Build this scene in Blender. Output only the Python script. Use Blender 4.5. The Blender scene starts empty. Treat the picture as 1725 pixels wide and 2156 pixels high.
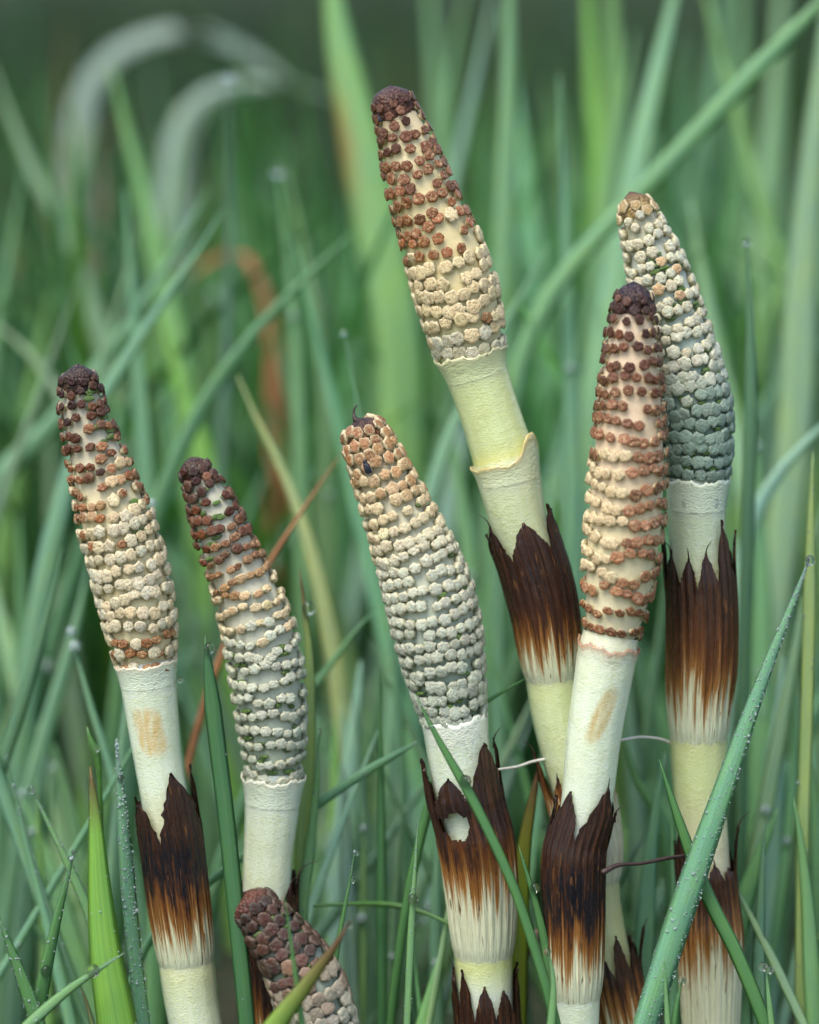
import bpy, math, random
import numpy as np
from mathutils import Vector, Matrix

random.seed(7)
rng = np.random.default_rng(11)
sc = bpy.context.scene
COL = sc.collection
R = math.radians

# ------------------------------------------------------------------ camera
PITCH = R(10.0)          # looking slightly down on the shoots
DIST = 0.70              # metres from the lens to the row of shoots
MM = 1e-4                # one layout pixel (1725 x 2156 frame) is 0.1 mm at DIST
ZC = 0.140               # height of the point looked at
LEAN = math.tan(R(3.2))
fwd = np.array([0.0, math.cos(PITCH), -math.sin(PITCH)])
rgt = np.array([1.0, 0.0, 0.0])
upv = np.array([0.0, math.sin(PITCH), math.cos(PITCH)])
CAM = np.array([0.0, 0.0, ZC]) - fwd * DIST

cam = bpy.data.cameras.new('camera')
cam.sensor_fit = 'VERTICAL'
cam.sensor_height = 36.0
cam.lens = 36.0 * DIST / (2156 * MM)
cam.clip_start = 0.01
cam.clip_end = 200.0
cam.dof.use_dof = True
cam.dof.focus_distance = DIST - 0.003
cam.dof.aperture_fstop = 5.0
cam.dof.aperture_blades = 0
camo = bpy.data.objects.new('camera', cam)
COL.objects.link(camo)
camo.location = CAM
camo.rotation_euler = (math.pi / 2 - PITCH, 0, 0)
sc.camera = camo

# ------------------------------------------------------------------ light
SUN_EL, SUN_AZ = R(64), R(-140)      # soft light from high, left and behind the camera
world = bpy.data.worlds.new('World')
sc.world = world
world.use_nodes = True
wn = world.node_tree
wn.nodes.clear()
sky = wn.nodes.new('ShaderNodeTexSky')
sky.sky_type = 'NISHITA'
sky.sun_disc = False
sky.sun_elevation = SUN_EL
sky.sun_rotation = SUN_AZ
sky.air_density = 1.2
sky.dust_density = 3.0
sky.ozone_density = 1.0
bgn = wn.nodes.new('ShaderNodeBackground')
bgn.inputs['Strength'].default_value = 0.15
out = wn.nodes.new('ShaderNodeOutputWorld')
wn.links.new(sky.outputs[0], bgn.inputs['Color'])
wn.links.new(bgn.outputs[0], out.inputs['Surface'])

sun = bpy.data.lights.new('sun', 'SUN')
sun.energy = 1.5
sun.angle = R(35)
sun.color = (1.0, 0.97, 0.92)
suno = bpy.data.objects.new('sun', sun)
COL.objects.link(suno)
sd = Vector((math.sin(SUN_AZ) * math.cos(SUN_EL), math.cos(SUN_AZ) * math.cos(SUN_EL), math.sin(SUN_EL)))
suno.rotation_euler = sd.to_track_quat('Z', 'Y').to_euler()
suno.location = (-1, -1, 3)

sc.view_settings.view_transform = 'Standard'
sc.view_settings.look = 'None'
sc.view_settings.gamma = 1.0
sc.view_settings.exposure = 0.95
sc.cycles.use_denoising = True
sc.cycles.max_bounces = 6
sc.cycles.transparent_max_bounces = 8
sc.cycles.caustics_reflective = False
sc.cycles.caustics_refractive = False


# ------------------------------------------------------------------ helpers
def at(x, y, d):
    """a layout pixel and a depth behind the row of shoots (metres) -> world point"""
    k = (DIST + d) / DIST
    return CAM + fwd * (DIST + d) + rgt * ((x - 862.5) * MM * k) - upv * ((y - 1078) * MM * k)


def nrm(v):
    return v / (np.linalg.norm(v, axis=-1, keepdims=True) + 1e-12)


def srgb(r, g, b):
    f = lambda c: (c / 255 / 12.92) if c / 255 <= 0.04045 else ((c / 255 + 0.055) / 1.055) ** 2.4
    return (f(r), f(g), f(b))


def lerp(a, b, t):
    return tuple(a[i] + (b[i] - a[i]) * t for i in range(3))


def sst(a, b, x):
    t = np.clip((x - a) / (b - a), 0, 1)
    return t * t * (3 - 2 * t)


def mesh(name, V, F, mat=None, uv=None, col=None, smooth=True):
    me = bpy.data.meshes.new(name)
    me.from_pydata(np.asarray(V).tolist(), [], F if isinstance(F, list) else F.tolist())
    if smooth:
        me.polygons.foreach_set('use_smooth', np.ones(len(me.polygons), dtype=bool))
    li = None
    if uv is not None:
        li = np.empty(len(me.loops), dtype=np.int32)
        me.loops.foreach_get('vertex_index', li)
        lay = me.uv_layers.new(name='UVMap')
        lay.data.foreach_set('uv', np.asarray(uv, dtype=np.float32)[li].ravel())
    if col is not None:
        c = np.asarray(col, dtype=np.float32)
        if c.shape[1] == 3:
            c = np.concatenate([c, np.ones((len(c), 1), np.float32)], 1)
        a = me.color_attributes.new('Col', 'FLOAT_COLOR', 'POINT')
        a.data.foreach_set('color', c.ravel())
    if mat is not None:
        me.materials.append(mat)
    return me


def link(name, me, parent=None, color=None):
    o = bpy.data.objects.new(name, me)
    COL.objects.link(o)
    if parent is not None:
        o.parent = parent
    if color is not None:
        o.color = color
    return o


def tag(o, label, cat, group=None):
    o['label'] = label
    o['category'] = cat
    if group:
        o['group'] = group
    return o


def empty(name, loc):
    o = bpy.data.objects.new(name, None)
    o.empty_display_size = 0.005
    o.location = loc
    COL.objects.link(o)
    return o


def grid_faces(nv, nu, wrap=True, off=0):
    F = []
    for j in range(nv - 1):
        for i in range(nu if wrap else nu - 1):
            a = off + j * nu + i
            b = off + j * nu + (i + 1) % nu
            F.append((a, b, b + nu, a + nu))
    return F


def catmull(P, n):
    """smooth curve through control rows, n samples, even in chord length"""
    P = np.asarray(P, float)
    seg = np.linalg.norm(np.diff(P[:, :3], axis=0), axis=1)
    t = np.concatenate([[0], np.cumsum(seg)])
    m = np.zeros_like(P)
    if len(P) > 2:
        for i in range(1, len(P) - 1):
            m[i] = (P[i + 1] - P[i - 1]) / (t[i + 1] - t[i - 1])
    m[0] = (P[1] - P[0]) / (t[1] - t[0])
    m[-1] = (P[-1] - P[-2]) / (t[-1] - t[-2])
    q = np.linspace(0, t[-1], n)
    k = np.clip(np.searchsorted(t, q, side='right') - 1, 0, len(P) - 2)
    h = (t[k + 1] - t[k])[:, None]
    u = ((q - t[k]) / (t[k + 1] - t[k]))[:, None]
    h00 = 2 * u ** 3 - 3 * u ** 2 + 1
    h10 = u ** 3 - 2 * u ** 2 + u
    h01 = -2 * u ** 3 + 3 * u ** 2
    h11 = u ** 3 - u ** 2
    return h00 * P[k] + h10 * h * m[k] + h01 * P[k + 1] + h11 * h * m[k + 1]


# ------------------------------------------------------------------ materials
class NT:
    def __init__(s, name):
        s.m = bpy.data.materials.new(name)
        s.m.use_nodes = True
        s.t = s.m.node_tree
        s.t.nodes.clear()
        s.out = s.n('ShaderNodeOutputMaterial')

    def n(s, typ, **kw):
        x = s.t.nodes.new(typ)
        for k, v in kw.items():
            setattr(x, k, v)
        return x

    def l(s, a, b):
        s.t.links.new(a, b)

    def val(s, x, sock):
        if hasattr(x, 'is_output') or isinstance(x, bpy.types.NodeSocket):
            s.l(x, sock)
        else:
            sock.default_value = x

    def math(s, op, a, b=None, c=None, clamp=False):
        x = s.n('ShaderNodeMath', operation=op, use_clamp=clamp)
        for i, q in enumerate((a, b, c)):
            if q is not None:
                s.val(q, x.inputs[i])
        return x.outputs[0]

    def mix(s, f, a, b, mode='MIX'):
        x = s.n('ShaderNodeMix', data_type='RGBA', blend_type=mode)
        s.val(f, x.inputs[0])
        s.val(a if not isinstance(a, tuple) else (*a[:3], 1), x.inputs[6])
        s.val(b if not isinstance(b, tuple) else (*b[:3], 1), x.inputs[7])
        return x.outputs[2]

    def ramp(s, f, stops, interp='LINEAR'):
        x = s.n('ShaderNodeValToRGB')
        x.color_ramp.interpolation = interp
        e = x.color_ramp.elements
        while len(e) < len(stops):
            e.new(0.5)
        for k, (p, c) in zip(e, stops):
            k.position = p
            k.color = (*c[:3], 1) if isinstance(c, tuple) else (c, c, c, 1)
        s.val(f, x.inputs[0])
        return x.outputs[0]

    def noise(s, vec, scale, detail=3, rough=0.55, dist=0.0):
        x = s.n('ShaderNodeTexNoise')
        x.inputs['Scale'].default_value = scale
        x.inputs['Detail'].default_value = detail
        x.inputs['Roughness'].default_value = rough
        x.inputs['Distortion'].default_value = dist
        if vec is not None:
            s.l(vec, x.inputs['Vector'])
        return x.outputs[0]

    def voro(s, vec, scale, feature='SMOOTH_F1', rnd=1.0):
        x = s.n('ShaderNodeTexVoronoi', feature=feature)
        x.inputs['Scale'].default_value = scale
        x.inputs['Randomness'].default_value = rnd
        if vec is not None:
            s.l(vec, x.inputs['Vector'])
        return x.outputs[0]

    def mapv(s, vec, scale=(1, 1, 1), loc=None):
        x = s.n('ShaderNodeMapping')
        x.inputs['Scale'].default_value = scale
        s.l(vec, x.inputs['Vector'])
        if loc is not None:
            s.val(loc, x.inputs['Location'])
        return x.outputs[0]

    def bump(s, h, strength, dist, normal=None):
        x = s.n('ShaderNodeBump')
        x.inputs['Strength'].default_value = strength
        x.inputs['Distance'].default_value = dist
        s.l(h, x.inputs['Height'])
        if normal is not None:
            s.l(normal, x.inputs['Normal'])
        return x.outputs[0]

    def dim(s, c, k):
        return s.mix(1.0, c, (k, k, k), 'MULTIPLY')

    def bsdf(s, color, rough=0.5, normal=None, **kw):
        x = s.n('ShaderNodeBsdfPrincipled')
        s.val(color if not isinstance(color, tuple) else (*color[:3], 1), x.inputs['Base Color'])
        s.val(rough, x.inputs['Roughness'])
        if normal is not None:
            s.l(normal, x.inputs['Normal'])
        for k, v in kw.items():
            s.val(v, x.inputs[k.replace('_', ' ')])
        return x.outputs[0]

    def done(s, sh):
        s.l(sh, s.out.inputs['Surface'])
        return s.m


def m_scale():
    """sporangiophore: obj.color = colour of the shield, alpha = 0 cream sacs .. 1 grey-green sacs"""
    t = NT('horsetail_scale')
    oi = t.n('ShaderNodeObjectInfo')
    at_ = t.n('ShaderNodeAttribute', attribute_name='Col')
    sep = t.n('ShaderNodeSeparateColor')
    t.l(at_.outputs['Color'], sep.inputs[0])
    cap, rim, crease = sep.outputs[0], sep.outputs[1], sep.outputs[2]
    tc = t.n('ShaderNodeTexCoord')
    offv = t.n('ShaderNodeCombineXYZ')
    r100 = t.math('MULTIPLY', oi.outputs['Random'], 90.0)
    for i in range(3):
        t.l(r100, offv.inputs[i])
    vec = t.mapv(tc.outputs['Object'], (1, 1, 1), offv.outputs[0])
    alpha = oi.outputs['Alpha']
    sac = t.mix(alpha, (0.76, 0.66, 0.40), (0.42, 0.50, 0.39))
    deep = t.mix(alpha, (0.46, 0.35, 0.16), (0.060, 0.125, 0.050))
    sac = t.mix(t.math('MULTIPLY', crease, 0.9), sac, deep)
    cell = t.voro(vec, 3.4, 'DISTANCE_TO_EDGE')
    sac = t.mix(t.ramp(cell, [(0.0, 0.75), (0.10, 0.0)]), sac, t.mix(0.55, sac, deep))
    capc = oi.outputs['Color']
    # mottling: brown specks and cream flecks, darker edge round the shield
    hs = t.n('ShaderNodeSeparateColor', mode='HSV')
    t.l(capc, hs.inputs[0])
    bright = t.ramp(hs.outputs[2], [(0.05, 0.0), (0.35, 1.0)])
    fleck = t.noise(vec, 4.6, 3, 0.65, 0.6)
    capc = t.mix(t.math('MULTIPLY', t.ramp(fleck, [(0.50, 0.0), (0.62, 0.62)]), t.math('MULTIPLY', t.math('SUBTRACT', 1.0, alpha, clamp=True), t.ramp(hs.outputs[2], [(0.07, 0.0), (0.22, 1.0)]))), capc, (0.72, 0.52, 0.28))
    sp = t.noise(vec, 6.0, 3, 0.65)
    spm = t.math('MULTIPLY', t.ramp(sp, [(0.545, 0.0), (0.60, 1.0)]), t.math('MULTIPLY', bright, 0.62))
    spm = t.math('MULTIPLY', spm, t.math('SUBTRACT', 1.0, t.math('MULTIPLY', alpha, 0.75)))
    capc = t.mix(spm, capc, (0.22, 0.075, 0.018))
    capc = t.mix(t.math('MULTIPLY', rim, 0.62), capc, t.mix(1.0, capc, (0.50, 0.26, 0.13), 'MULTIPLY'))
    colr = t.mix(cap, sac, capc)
    n1 = t.noise(vec, 3.2, 3, 0.6)
    fis = t.noise(t.mapv(vec, (9, 2.2, 2.2)), 1.6, 3, 0.6)
    h = t.math('ADD', t.math('MULTIPLY', n1, 0.7), t.math('MULTIPLY', fis, 0.6))
    nb = t.bump(h, 0.9, 0.00055)
    rough = t.math('SUBTRACT', 0.46, t.math('MULTIPLY', cap, 0.24))
    return t.done(t.bsdf(t.dim(colr, 0.97), rough, nb, Specular_IOR_Level=0.35, Coat_Weight=0.10, Coat_Roughness=0.06))


def m_core():
    t = NT('cone_axis')
    a = t.n('ShaderNodeAttribute', attribute_name='Col')
    tc = t.n('ShaderNodeTexCoord')
    n = t.noise(tc.outputs['Object'], 900, 4, 0.6)
    c = t.mix(t.ramp(n, [(0.35, 0.0), (0.75, 0.35)]), a.outputs['Color'], t.mix(1.0, a.outputs['Color'], (0.7, 0.68, 0.5), 'MULTIPLY'))
    nb = t.bump(t.noise(tc.outputs['Object'], 2200, 3, 0.6), 0.5, 0.0002)
    return t.done(t.bsdf(t.dim(c, 0.97), 0.5, nb, Subsurface_Weight=0.25, Subsurface_Radius=(0.002, 0.0016, 0.0008), Subsurface_Scale=1.0))


def m_tip():
    t = NT('cone_tip_skin')
    a = t.n('ShaderNodeAttribute', attribute_name='Col')
    tc = t.n('ShaderNodeTexCoord')
    v = t.voro(tc.outputs['Object'], 1300, 'F1')
    n = t.noise(tc.outputs['Object'], 500, 3)
    c = t.mix(t.ramp(v, [(0.1, 0.55), (0.55, 0.0)]), a.outputs['Color'], t.mix(0.5, a.outputs['Color'], (0.30, 0.17, 0.09)))
    c = t.mix(t.ramp(n, [(0.45, 0.0), (0.62, 0.6)]), c, t.mix(1.0, c, (0.25, 0.2, 0.2), 'MULTIPLY'))
    nb = t.bump(v, 0.8, -0.0005)
    return t.done(t.bsdf(c, 0.42, nb, Specular_IOR_Level=0.25))


def m_stem(name='stem_skin', sss=0.7):
    """pale translucent stem skin: Col holds the colour, fine raised cells in rows, UV in millimetres"""
    t = NT(name)
    a = t.n('ShaderNodeAttribute', attribute_name='Col')
    uvn = t.n('ShaderNodeTexCoord')
    uv = uvn.outputs['UV']
    wob = t.noise(uv, 0.5, 2)
    v1 = t.voro(t.mapv(uv, (0.95, 1.9, 1)), 2.3, 'SMOOTH_F1', 0.95)
    big = t.noise(uv, 0.22, 3, 0.6)
    v2 = t.voro(t.mapv(uv, (0.8, 1.2, 1)), 1.2, 'SMOOTH_F1', 1.0)
    h = t.math('ADD', t.math('MULTIPLY', v1, -1.0), t.math('MULTIPLY', t.math('MULTIPLY', v2, -1.0), t.ramp(big, [(0.45, 0.0), (0.6, 1.0)])))
    nb = t.bump(h, 0.5, 0.00024)
    line = t.noise(t.mapv(uv, (0.9, 0.04, 1)), 1.0, 3, 0.6)
    c = t.mix(t.ramp(line, [(0.35, 0.0), (0.8, 0.35)]), a.outputs['Color'], t.mix(1.0, a.outputs['Color'], (0.86, 0.90, 0.66), 'MULTIPLY'))
    c = t.mix(t.ramp(big, [(0.4, 0.0), (0.8, 0.3)]), c, t.mix(1.0, c, (0.86, 0.80, 0.56), 'MULTIPLY'))
    c = t.mix(t.math('MULTIPLY', t.ramp(v1, [(0.25, 0.0), (0.7, 0.22)]), 1.0), c, t.mix(1.0, c, (0.72, 0.76, 0.62), 'MULTIPLY'))
    return t.done(t.bsdf(t.dim(c, 0.98), 0.24, nb, Subsurface_Weight=sss, Subsurface_Radius=(0.005, 0.005, 0.0028),
                         Subsurface_Scale=1.0, Specular_IOR_Level=0.5, Coat_Weight=0.35, Coat_Roughness=0.12))


def m_sheath():
    """obj.color: r = where the brown starts, g = how black the middle is, b = green/yellow of the pale part"""
    t = NT('sheath_skin')
    oi = t.n('ShaderNodeObjectInfo')
    sep = t.n('ShaderNodeSeparateColor')
    t.l(oi.outputs['Color'], sep.inputs[0])
    tc = t.n('ShaderNodeTexCoord')
    uv0 = tc.outputs['UV']
    sx = t.n('ShaderNodeSeparateXYZ')
    t.l(uv0, sx.inputs[0])
    v = sx.outputs[1]
    cz = t.n('ShaderNodeCombineXYZ')
    t.l(t.math('MULTIPLY', oi.outputs['Alpha'], 31.7), cz.inputs[2])
    va = t.n('ShaderNodeVectorMath', operation='ADD')
    t.l(uv0, va.inputs[0])
    t.l(cz.outputs[0], va.inputs[1])
    uv = va.outputs[0]
    st = t.noise(t.mapv(uv, (46, 1.3, 1)), 1.0, 3, 0.62)
    st2 = t.noise(t.mapv(uv, (150, 5, 1)), 1.0, 3, 0.6)
    blot = t.noise(t.mapv(uv, (12, 4, 1)), 1.0, 3, 0.6)
    k = t.math('SUBTRACT', v, sep.outputs[0])
    k = t.math('ADD', k, t.math('MULTIPLY', t.math('SUBTRACT', st, 0.5), 0.72))
    k = t.math('ADD', k, t.math('MULTIPLY', t.math('SUBTRACT', st2, 0.5), 0.24))
    k = t.math('ADD', k, 0.5)
    pale = t.mix(t.math('MULTIPLY', sep.outputs[2], 0.6), (0.64, 0.66, 0.41), (0.50, 0.40, 0.27))
    pale = t.mix(t.ramp(st2, [(0.4, 0.0), (0.62, 0.55)]), pale, (0.74, 0.76, 0.55))
    pale = t.mix(t.ramp(v, [(0.0, 0.85), (0.16, 0.0)]), pale, (0.64, 0.68, 0.45))
    c = t.mix(t.ramp(k, [(0.40, 0.0), (0.52, 1.0)]), pale, (0.30, 0.135, 0.032))
    c = t.mix(t.ramp(k, [(0.50, 0.0), (0.66, 1.0)]), c, (0.115, 0.038, 0.009))
    c = t.mix(t.ramp(k, [(0.68, 0.0), (0.95, 0.9)]), c, (0.021, 0.0075, 0.004))
    kb = t.math('ADD', k, t.math('MULTIPLY', t.math('SUBTRACT', blot, 0.5), 0.5))
    blk = t.math('MULTIPLY', t.ramp(kb, [(0.62, 0.0), (0.72, 1.0), (0.86, 1.0), (0.98, 0.15)]), sep.outputs[1])
    c = t.mix(blk, c, (0.007, 0.0065, 0.010))
    # thin rusty streaks running up into the teeth
    rust = t.math('MULTIPLY', t.ramp(st2, [(0.52, 0.0), (0.66, 0.8)]), t.ramp(k, [(0.6, 0.0), (0.75, 1.0)]))
    c = t.mix(t.math('MULTIPLY', rust, 0.75), c, (0.105, 0.036, 0.010))
    # brown flecks low on the pale part
    fl = t.noise(t.mapv(uv, (70, 9, 1)), 1.0, 2, 0.5)
    flm = t.math('MULTIPLY', t.ramp(fl, [(0.66, 0.0), (0.70, 0.9)]), t.ramp(k, [(0.22, 0.0), (0.36, 1.0)]))
    c = t.mix(flm, c, (0.13, 0.055, 0.015))
    h = t.math('ADD', st2, t.math('MULTIPLY', st, 0.7))
    nb = t.bump(h, 0.9, 0.0006)
    bead = t.voro(t.mapv(uv, (85, 60, 1)), 1.0, 'F1')
    nb = t.bump(t.ramp(bead, [(0.0, 1.0), (0.35, 0.0)]), 0.35, 0.00018, nb)
    rg = t.ramp(t.noise(t.mapv(uv, (30, 8, 1)), 1.0, 3), [(0.35, 0.16), (0.7, 0.36)])
    return t.done(t.bsdf(t.dim(c, 0.95), rg, nb, Specular_IOR_Level=0.3, Coat_Weight=0.2, Coat_Roughness=0.05))


def blade_nodes(t, colour, tint=None):
    tc = t.n('ShaderNodeTexCoord')
    uv = tc.outputs['UV']
    vein = t.noise(t.mapv(uv, (26, 0.012, 1)), 1.0, 2, 0.7)
    fine = t.noise(t.mapv(uv, (70, 0.03, 1)), 1.0, 1, 0.5)
    blot = t.noise(t.mapv(uv, (1.5, 0.06, 1)), 1.0, 3, 0.6)
    c = t.mix(t.ramp(vein, [(0.35, 0.0), (0.7, 0.6)]), colour, t.mix(1.0, colour, (0.46, 0.60, 0.38), 'MULTIPLY'))
    c = t.mix(t.ramp(blot, [(0.42, 0.0), (0.72, 0.5)]), c, t.mix(1.0, c, (1.5, 1.25, 0.6), 'MULTIPLY'))
    sx = t.n('ShaderNodeSeparateXYZ')
    t.l(uv, sx.inputs[0])
    mid = t.math('ABSOLUTE', t.math('SUBTRACT', sx.outputs[0], 0.5))
    c = t.mix(t.ramp(mid, [(0.0, 0.45), (0.045, 0.0)]), c, t.mix(0.55, c, (0.20, 0.34, 0.12)))
    nb = t.bump(t.math('ADD', vein, t.math('MULTIPLY', fine, 0.5)), 0.5, 0.00022)
    p = t.bsdf(c, t.ramp(blot, [(0.3, 0.30), (0.7, 0.46)]), nb, Specular_IOR_Level=0.5)
    tr = t.n('ShaderNodeBsdfTranslucent')
    t.l(t.mix(1.0, c, (1.25, 1.35, 0.55), 'MULTIPLY'), tr.inputs[0])
    ms = t.n('ShaderNodeMixShader')
    ms.inputs[0].default_value = 0.42
    t.l(p, ms.inputs[1])
    t.l(tr.outputs[0], ms.inputs[2])
    return ms.outputs[0]


def m_blade():
    t = NT('grass_leaf')
    oi = t.n('ShaderNodeObjectInfo')
    a = t.n('ShaderNodeAttribute', attribute_name='Col')      # withered tip mask in red, straw edge in green
    sep = t.n('ShaderNodeSeparateColor')
    t.l(a.outputs['Color'], sep.inputs[0])
    c = t.mix(sep.outputs[0], oi.outputs['Color'], (0.22, 0.11, 0.05))
    c = t.mix(sep.outputs[1], c, (0.45, 0.30, 0.10))
    return t.done(blade_nodes(t, c))


def m_meadow():
    t = NT('meadow_grass')
    a = t.n('ShaderNodeAttribute', attribute_name='Col')
    return t.done(blade_nodes(t, a.outputs['Color']))


def m_water():
    t = NT('water')
    p = t.bsdf((1, 1, 1), 0.0, None, Transmission_Weight=1.0, IOR=1.33)
    tr = t.n('ShaderNodeBsdfTransparent')
    ms = t.n('ShaderNodeMixShader')
    ms.inputs[0].default_value = 0.35
    t.l(p, ms.inputs[1])
    t.l(tr.outputs[0], ms.inputs[2])
    return t.done(ms.outputs[0])


def m_dew():
    t = NT('dew')
    p = t.bsdf((0.62, 0.76, 0.72), 0.04, None, Transmission_Weight=0.55, IOR=1.33, Specular_IOR_Level=0.8)  # pale base colour paints in the light scattered by the beads
    tr = t.n('ShaderNodeBsdfTransparent')
    ms = t.n('ShaderNodeMixShader')
    ms.inputs[0].default_value = 0.30
    t.l(p, ms.inputs[1])
    t.l(tr.outputs[0], ms.inputs[2])
    return t.done(ms.outputs[0])


def m_ground():
    t = NT('soil')
    tc = t.n('ShaderNodeTexCoord')
    n = t.noise(tc.outputs['Object'], 60, 6, 0.65)
    n2 = t.noise(tc.outputs['Object'], 9, 4, 0.6)
    c = t.ramp(n, [(0.3, (0.012, 0.010, 0.006)), (0.55, (0.035, 0.028, 0.014)), (0.75, (0.10, 0.075, 0.04))])
    c = t.mix(t.ramp(n2, [(0.4, 0.0), (0.6, 0.85)]), c, (0.025, 0.055, 0.018))
    nb = t.bump(n, 1.0, 0.01)
    return t.done(t.bsdf(c, 0.8, nb))


def m_flat(name, color, rough=0.5, var=0.5, scale=400, **kw):
    t = NT(name)
    tc = t.n('ShaderNodeTexCoord')
    n = t.noise(tc.outputs['Object'], scale, 4, 0.6)
    c = t.mix(t.ramp(n, [(0.35, 0.0), (0.7, var)]), color, t.mix(1.0, color, (0.4, 0.35, 0.3), 'MULTIPLY'))
    nb = t.bump(n, 0.6, 0.0004)
    return t.done(t.bsdf(c, rough, nb, **kw))


M_SCALE, M_CORE, M_TIP, M_STEM, M_SHEATH = m_scale(), m_core(), m_tip(), m_stem(), m_sheath()
M_COLLAR = m_stem('collar_skin', 0.0)
M_BLADE, M_MEADOW, M_WATER, M_DEW, M_GROUND = m_blade(), m_meadow(), m_water(), m_dew(), m_ground()
M_DEAD = m_flat('dead_leaf_brown', (0.34, 0.15, 0.055), 0.6, 0.6, 120)
M_DEADPINK = m_flat('dead_leaf_pale', (0.36, 0.24, 0.17), 0.6, 0.5, 120)
M_TWIG = m_flat('dried_dark_fibre', (0.045, 0.022, 0.016), 0.45, 0.6, 900)
M_WHITE = m_flat('bleached_root', (0.62, 0.60, 0.52), 0.5, 0.3, 900)
M_FLY = m_flat('fly_body', (0.008, 0.012, 0.022), 0.2, 0.3, 3000)
M_GREENSTALK = m_flat('moss_stalk', (0.05, 0.15, 0.02), 0.4, 0.4, 500)

# ------------------------------------------------------------------ ground
n = 121
gx = np.sign(np.linspace(-1, 1, n)) * np.abs(np.linspace(-1, 1, n)) ** 4 * 30
GX, GY = np.meshgrid(gx, gx)
GZ = rng.normal(0, 0.0025, GX.shape) * (np.hypot(GX, GY) > 0.0) + 0.012 * np.sin(GX * 2.3 + 1) * np.sin(GY * 1.7) * sst(0.4, 2.0, np.hypot(GX, GY))
g = link('ground', mesh('ground', np.stack([GX.ravel(), GY.ravel(), GZ.ravel()], 1), grid_faces(n, n, False), M_GROUND))
g['kind'] = 'structure'


# ------------------------------------------------------------------ horsetails
class Axis:
    """centre line of one shoot: layout points (x, y) from the tip down, depth d0, then straight down to the soil"""
    def __init__(s, pts, d0):
        s.d0 = d0
        C = []
        for x, y in pts:
            d = d0 + LEAN * (y - 1078) * MM
            C.append([*at(x, y, d), y, (DIST + d) / DIST])
        # continue below the frame to the ground
        a, b = np.array(C[-2][:3]), np.array(C[-1][:3])
        dirn = nrm(b - a)
        k = C[-1][4]
        y = C[-1][3]
        while b[2] > -0.006:
            dirn = nrm(dirn * 0.9 + np.array([0, 0, -0.25]))
            b = b + dirn * 0.012
            y += 120
            C.append([*b, y, k])
        s.base = np.array([C[-1][0], C[-1][1], 0.0])
        Q = catmull(C, 420)
        s.P = Q[:, :3]
        s.Y = Q[:, 3]
        s.K = Q[:, 4]
        T = nrm(np.gradient(s.P, axis=0))
        Fv = -fwd[None] - T * (T @ -fwd)[:, None]
        s.F = nrm(Fv)
        s.S = nrm(np.cross(s.F, T))
        if s.S[0, 0] < 0:
            s.S = -s.S
        s.T = T
        s.L = np.concatenate([[0], np.cumsum(np.linalg.norm(np.diff(s.P, axis=0), axis=1))])
        tilt = nrm(np.stack([T @ rgt, T @ upv], 1))
        s.C = np.abs(tilt[:, 1])

    def l(s, y):
        return np.interp(y, s.Y, s.L)

    def y(s, l):
        return np.interp(l, s.L, s.Y)

    def ev(s, l):
        f = lambda A: np.stack([np.interp(l, s.L, A[:, i]) for i in range(3)], -1)
        return f(s.P), nrm(f(s.T)), nrm(f(s.F)), nrm(f(s.S))

    def rad(s, l, prof):
        """half of a measured horizontal width -> metres, square to the axis"""
        y = s.y(l)
        w = np.interp(y, [p[0] for p in prof], [p[1] for p in prof])
        return 0.5 * w * MM * np.interp(l, s.L, s.K) * np.interp(l, s.L, s.C)

    def ring(s, l, th, r):
        """points at arc length l, angle th (0 faces the lens, + to the right), radius r"""
        P, T, F, S = s.ev(l)
        return P + (F * np.cos(th)[..., None] + S * np.sin(th)[..., None]) * r[..., None]


SAG = math.tan(R(6.5))


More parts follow.
